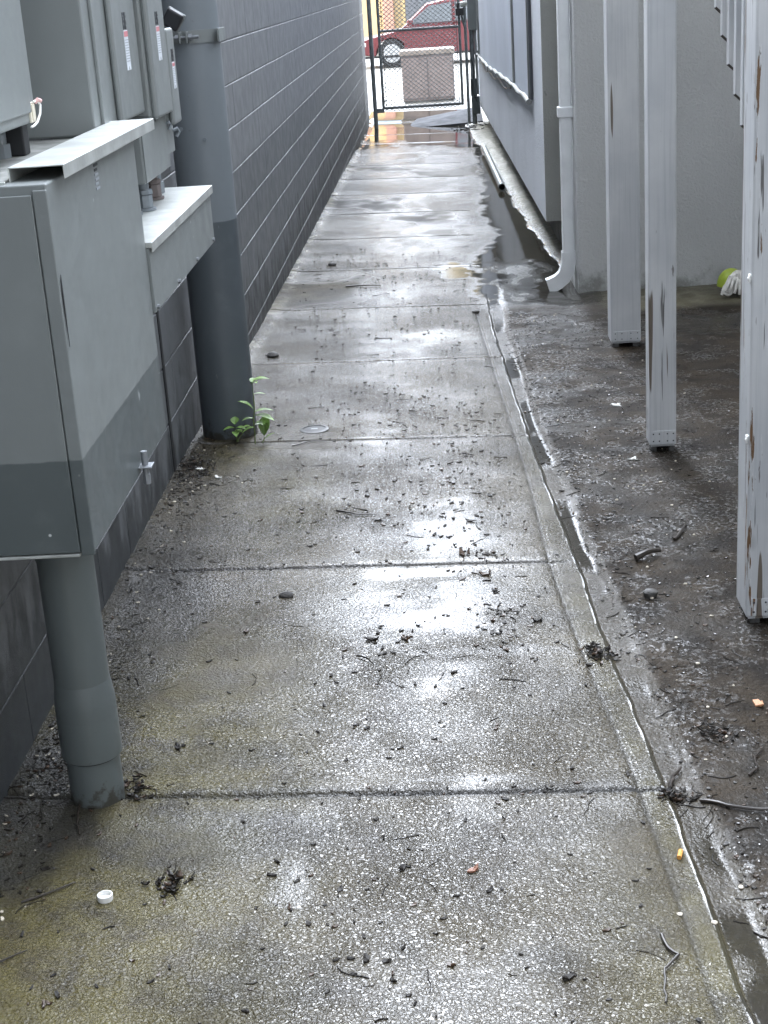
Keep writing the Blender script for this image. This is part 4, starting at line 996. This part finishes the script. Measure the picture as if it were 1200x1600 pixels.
def litter():
    random.seed(21); b = MB()
    def sc_(n, fx, smin, smax, mats=(0, 0, 0, 1)):
        for _ in range(n):
            x, y = fx()
            flake(b, x, y, random.uniform(smin, smax) * random.uniform(.5, 1), random.choice(mats))
    # all over the slabs, thinning with distance
    def slabf():
        y = 1.9 + (random.random() ** 1.5) * 9; return random.uniform(-.95, float(e1(np.array([y]))[0]) - .01), y
    sc_(620, slabf, .005, .015)
    # drift lines where the water ran
    def drift():
        c_ = random.choice([(.02, 4.9, .12, .4), (.05, 4.35, .09, .14), (-.05, 5.3, .14, .3), (-.33, 4.75, .2, .14), (.1, 3.8, .06, .12), (-.15, 3.65, .06, .2), (.05, 5.9, .16, .22), (-.3, 6.3, .2, .3), (-.2, 7.9, .3, .3), (-.5, 9.9, .3, .5), (-.2, 2.5, .12, .3)])
        return random.gauss(c_[0], c_[2]), random.gauss(c_[1], c_[3])
    sc_(560, drift, .005, .016, (0, 0, 0, 0, 1))
    # along the joints
    def jn():
        j = random.choice(JY[:5]); return random.uniform(-.9, .25), j + random.gauss(0, .018)
    sc_(300, jn, .004, .011, (0, 0, 0, 0, 1))
    # left foot of the wall: mulch and twigs
    def wf():
        y = random.choice([random.uniform(2.4, 5.7), random.gauss(3.1, .3), random.gauss(5.15, .25)]); return XW + .02 + abs(random.gauss(0, .07)), y
    sc_(650, wf, .004, .012, (0, 0, 1, 0, 0, 1, 0, 0, 0, 0, 2))
    # muddy side
    def md():
        y = random.uniform(1.9, 8.2); return float(e3(np.array([y]))[0]) + abs(random.gauss(0, .35)) + .01, y
    sc_(2600, md, .0025, .010, (3, 3, 0, 3, 1))
    def ed():
        y = random.uniform(1.9, 8.0); return float(e3(np.array([y]))[0]) + random.gauss(0.01, .02), y
    sc_(300, ed, .004, .010, (0, 3, 0, 1))
    def gatef(): return random.gauss(.42, .1), random.gauss(21.6, .35)
    sc_(90, gatef, .02, .05, (0,))
    for _ in range(420):
        f = random.choice([slabf, slabf, drift, md, md, md, wf, ed]); x, y = f()
        twig(b, x, y, random.uniform(.02, .09), random.uniform(.0008, .0018), random.uniform(0, 6.28), 0, .25)
    o = b.build('leaf_litter', [M_DEB, M_DEB2, M_DEB3, M_DEBS]); tag(o, 'dark wet scraps of leaves and bits of twig scattered over the path and mud', 'leaf litter', kind='stuff')
    random.seed(22); b = MB()
    for _ in range(520):
        x, y = md()
        if x < 1.7: stone(b, x, y, random.uniform(.0018, .0048), random.choice((0, 0, 0, 0, 0, 1)))
    for _ in range(120):
        x, y = wf(); stone(b, x, y, random.uniform(.002, .005), random.choice((0, 0, 0, 1)))
    o = b.build('grit', [M_STONE, M_DEB3], smooth=True); tag(o, 'small stones and grit strewn in the mud and along the wall foot', 'grit', kind='stuff')
litter()

def single(fn, name, x, y, label, cat, mats):
    b = MB(); fn(b); z = gz(x, y)
    o = b.build(name, mats, loc=(x, y, z), smooth=name in ('stone', 'twig', 'pebble')); tag(o, label, cat); return o
random.seed(31)
# bottle cap ring
cx, cy = -.719, 2.508; z = gz(cx, cy)
t = thing('bottle_cap', (cx, cy, z), 'white plastic bottle cap lying upturned on the mossy concrete, lower left', 'cap')
b = MB(); b.lathe((cx, cy), [(.0145, z), (.0150, z + .002), (.0150, z + .012), (.0122, z + .0125), (.0118, z + .003)], 32); b.build('shell', M_WHITE, t, smooth=True)
b = MB(); b.lathe((cx, cy), [(.004, z + .003), (.004, z + .008), (.0015, z + .0085)], 16); b.build('liner', M_WHITE, t, smooth=True)
# cigarette butt
cx, cy = .407, 2.627; z = gz(cx, cy)
single(lambda b: b.tube([(cx - .004, cy - .011, z + .0045), (cx + .003, cy + .013, z + .005)], .0048, 14), 'cigarette_butt', cx, cy, 'short orange cigarette butt beside the gutter edge, lower right', 'cigarette butt', simple('cork_orange', (.55, .26, .06), .6))
for (x, y, s, lab, mt) in [(.153, 2.246, .016, 'curled black leaf scrap near the bottom edge, right of centre', M_DEB), (-.143, 2.60, .014, 'thin folded dark leaf left of the brown chip', M_DEB),
                           (-.247, 3.70, .018, 'dark crumpled leaf with an upright stalk in the middle of the path', M_DEB), (-.158, 3.70, .020, 'brown and black leaf pair in the middle of the path', M_DEB2),
                           (.007, 4.313, .026, 'dark reddish leaf at the joint in the bright wet patch', M_DEB2), (.07, 4.15, .022, 'mottled brown leaf just below the joint, right of the bright patch', M_DEB2),
                           (-.676, 3.122, .018, 'black shrivelled leaf right of the fat conduit', M_DEB), (.20, 3.80, .018, 'pair of flat dark leaves near the right edge of the path', M_DEB), (-.762, 2.186, .013, 'tiny red-brown leaf in the lower left corner', M_DEB2)]:
    def fn(b, x=x, y=y, s=s):
        flake(b, x, y, s, 0, .7); flake(b, x + s * .7, y + s * .4, s * .6, 0, .9); 
        twig(b, x, y, s * 1.6, .0012, random.uniform(0, 6.28))
    single(fn, 'dead_leaf', x, y, lab, 'leaf', mt)
for (x, y, s, lab, mt) in [(-.053, 2.286, .010, 'small brown bark chip near the bottom edge', M_DEB2), (-.004, 2.589, .014, 'flat reddish-brown chip on the wet slab', simple('red_chip', (.20, .09, .055), .5)),
                           (.688, 3.259, .016, 'pale orange leaf chip in the mud at the right edge', simple('orange_chip', (.40, .20, .10), .6))]:
    def fn(b, x=x, y=y, s=s):
        flake(b, x, y, s * 1.15, 0, .5); flake(b, x + s * .35, y + s * .1, s * .8, 0, .3)
    single(fn, 'bark_chip', x, y, lab, 'chip', mt)
for (x, y, s, lab) in [(-.875, 7.29, .024, 'dark rough stone beside the wall, above the weed'), (-.755, 10.17, .022, 'dark stone on the far path near the block wall'), (-.504, 4.02, .016, 'small dark lump left of the middle of the path'), (.16, 8.32, .017, 'dark round lump at the end of the gutter line'), (.53, 3.95, .018, 'dark clod in the mud near the gutter')]:
    single(lambda b: stone(b, x, y, s), 'stone', x, y, lab, 'stone', M_STONE)
M_PAPER = simple('wet_paper', (.62, .62, .59), .6, 0, .1, 50)
for (x, y, s, lab) in [(.67, 6.03, .024, 'crumpled white paper scrap in the mud left of the slim post'), (.634, 5.215, .022, 'flat white paper scrap in the mud by the foot of the slim post'), (-.851, 5.144, .017, 'thin white paper scrap by the dirt below the thick pipe'), (-.93, 5.25, .02, 'pale torn scrap in the dead leaves by the block wall')]:
    def fn(b, x=x, y=y, s=s):
        flake(b, x, y, s, 0, .6); flake(b, x + s * .5, y, s * .6, 0, .9)
    single(fn, 'paper_scrap', x, y, lab, 'paper', M_PAPER)
for (x, y, s, lab) in [(.435, 2.40, .0048, 'white pebble right of the gutter edge, lower right'), (.505, 2.52, .0048, 'white pebble in the mud near the right edge'), (.375, 2.43, .0048, 'flat pale pebble left of the gutter edge')]:
    single(lambda b: stone(b, x, y, s), 'pebble', x, y, lab, 'pebble', M_DEB3)
def stick(pts, r, lab, mt=M_TWIG):
    x, y = pts[0]
    def fn(b):
        P = []
        for i in range(len(pts) - 1):
            for k in range(3):
                t_ = k / 3; P.append((pts[i][0] * (1 - t_) + pts[i + 1][0] * t_ + random.uniform(-.002, .002), pts[i][1] * (1 - t_) + pts[i + 1][1] * t_))
        P.append(pts[-1]); n = len(P)
        b.tube([(px, py, gz(px, py) + r * (1 + .8 * math.sin(3.1 * i / n))) for i, (px, py) in enumerate(P)], [r * (1 - .55 * i / n) for i in range(n)], 7)
    single(fn, 'twig', x, y, lab, 'twig', mt)
stick([(.333, 2.365), (.338, 2.325), (.352, 2.30), (.325, 2.26), (.318, 2.22), (.312, 2.17)], .0035, 'bent dark twig lying lengthwise near the bottom right corner')
stick([(.483, 2.842), (.53, 2.80), (.60, 2.785), (.68, 2.775), (.80, 2.79)], .0042, 'long black twig lying across the mud at the right edge')
stick([(.425, 2.90), (.44, 2.945), (.463, 2.985)], .0055, 'short black stick leaning across the gutter edge')
stick([(.60, 2.93), (.625, 2.96), (.63, 3.01), (.655, 3.05)], .0032, 'curled shiny twig in the mud at the right edge')
stick([(.52, 4.23), (.56, 4.25), (.60, 4.27)], .011, 'thick black stick in the mud right of the gutter')
stick([(.66, 4.38), (.70, 4.47), (.715, 4.52)], .005, 'thin dark twig in the mud left of the peeling post')
stick([(-.88, 2.50), (-.83, 2.53), (-.79, 2.565)], .0026, 'thin dark twig left of the white bottle cap')
stick([(-.91, 2.28), (-.87, 2.31), (-.83, 2.345)], .0022, 'thin dark twig near the lower left corner')
stick([(-.84, 2.90), (-.845, 2.84), (-.835, 2.78), (-.82, 2.74)], .0030, 'dark curved twig left of the foot of the fat conduit')
stick([(-.62, 5.55), (-.55, 5.60), (-.49, 5.60)], .0024, 'thin dark twig in front of the round metal cover')
stick([(-.40, 4.75), (-.33, 4.70), (-.27, 4.70)], .003, 'thin dark twig on the bright slab left of centre')
stick([(-.62, 9.28), (-.50, 9.28), (-.40, 9.27)], .006, 'straight dark twig on the far slab near the block wall')
def clump(x, y, rx, ry, n, lab, seed):
    random.seed(seed); b = MB()
    for _ in range(n):
        px, py = x + random.gauss(0, rx), y + random.gauss(0, ry); z = gz(px, py) + abs(random.gauss(0, .006))
        flake(b, px, py, random.uniform(.006, .014), random.choice((0, 0, 0, 1)), .8, z)
    for _ in range(n // 4): twig(b, x + random.gauss(0, rx), y + random.gauss(0, ry), random.uniform(.03, .06), .0014, random.uniform(0, 6.28))
    o = b.build('leaf_clump', [M_DEB, M_DEB2], loc=(x, y, gz(x, y))); tag(o, lab, 'leaf clump')
clump(.345, 3.585, .022, .022, 60, 'matted clump of black leaves damming the gutter', 1)
clump(.435, 2.865, .016, .012, 40, 'small black leaf clump across the gutter edge, under the short stick', 2)
clump(.56, 3.13, .022, .025, 30, 'dark soggy leaf clump in the mud, nearest the right edge', 3)
clump(-.60, 2.55, .016, .016, 34, 'black smear of soggy leaves right of the bottle cap', 4)
clump(-.95, 5.25, .035, .09, 80, 'brown dead leaves drifted in the corner between block wall and pipe', 5)
clump(-.735, 2.93, .02, .03, 30, 'dark leaf scraps right behind the foot of the fat conduit', 6)

# ------------------------------------------------------------------ camera
P_, RO, YA, F = math.radians(19.30620), math.radians(-3.83120), math.radians(-2.93910), 2369.81
cy_, sy_ = math.cos(YA), math.sin(YA)
fwd = Vector((sy_ * math.cos(P_), cy_ * math.cos(P_), -math.sin(P_)))
r0 = Vector((cy_, -sy_, 0)); u0 = r0.cross(fwd)
rt = r0 * math.cos(RO) + u0 * math.sin(RO); up = rt.cross(fwd)
cam = bpy.data.cameras.new('camera'); co_ = bpy.data.objects.new('camera', cam); COL.objects.link(co_)
M = Matrix((rt, up, -fwd)).transposed().to_4x4(); M.translation = Vector((0, 0, HC)); co_.matrix_world = M
cam.sensor_fit = 'VERTICAL'; cam.sensor_height = 24.0; cam.lens = F / 1600 * 24.0
cam.clip_start = .05; cam.clip_end = 1500
sc.camera = co_

# ------------------------------------------------------------------ light
SE = math.radians(35); sd = Vector((-.90, -.42, 0)).normalized()
sv = Vector((sd.x * math.cos(SE), sd.y * math.cos(SE), math.sin(SE)))
sun = bpy.data.lights.new('sun', 'SUN'); sun.energy = 3.2; sun.angle = math.radians(.5); sun.color = (1, .95, .87)
so_ = bpy.data.objects.new('sun', sun); COL.objects.link(so_); so_.rotation_euler = sv.to_track_quat('Z', 'Y').to_euler(); so_.location = (0, 0, 20)
w = bpy.data.worlds.new('World'); sc.world = w; w.use_nodes = True
nt = w.node_tree; nt.nodes.clear(); g = G(nt)
out = g.n('ShaderNodeOutputWorld'); bg = g.n('ShaderNodeBackground'); g.link(bg.outputs[0], out.inputs[0])
sky = g.n('ShaderNodeTexSky', sky_type='NISHITA'); sky.sun_disc = False; sky.sun_elevation = SE; sky.sun_rotation = math.atan2(sd.x, sd.y)
sky.air_density = 1.0; sky.dust_density = 1.5; sky.ozone_density = 1.0
tc = g.n('ShaderNodeTexCoord').outputs['Generated']
cn = g.noise(g.mapping(tc, (1, 1, 1.6), (.3, .2, 0)), 2.2, 7, .58)
c = g.mix(g.ramp(cn, .42, .56, .12, 1.0), sky.outputs[0], (22.0, 23.2, 25.4))
dn = g.n('ShaderNodeVectorMath', operation='DOT_PRODUCT'); g.link(tc, dn.inputs[0]); dn.inputs[1].default_value = (.02, .60, .80)
vm = g.n('ShaderNodeVectorMath', operation='SCALE'); g.link(c, vm.inputs[0]); g.link(g.ramp(dn.outputs['Value'], .62, .95, .70, 5.2), vm.inputs['Scale'])
g.link(vm.outputs[0], bg.inputs[0]); bg.inputs[1].default_value = .12
sc.view_settings.view_transform = 'Standard'; sc.view_settings.look = 'None'
sc.view_settings.exposure = 0.90; sc.view_settings.gamma = 1.0
sc.cycles.max_bounces = 8
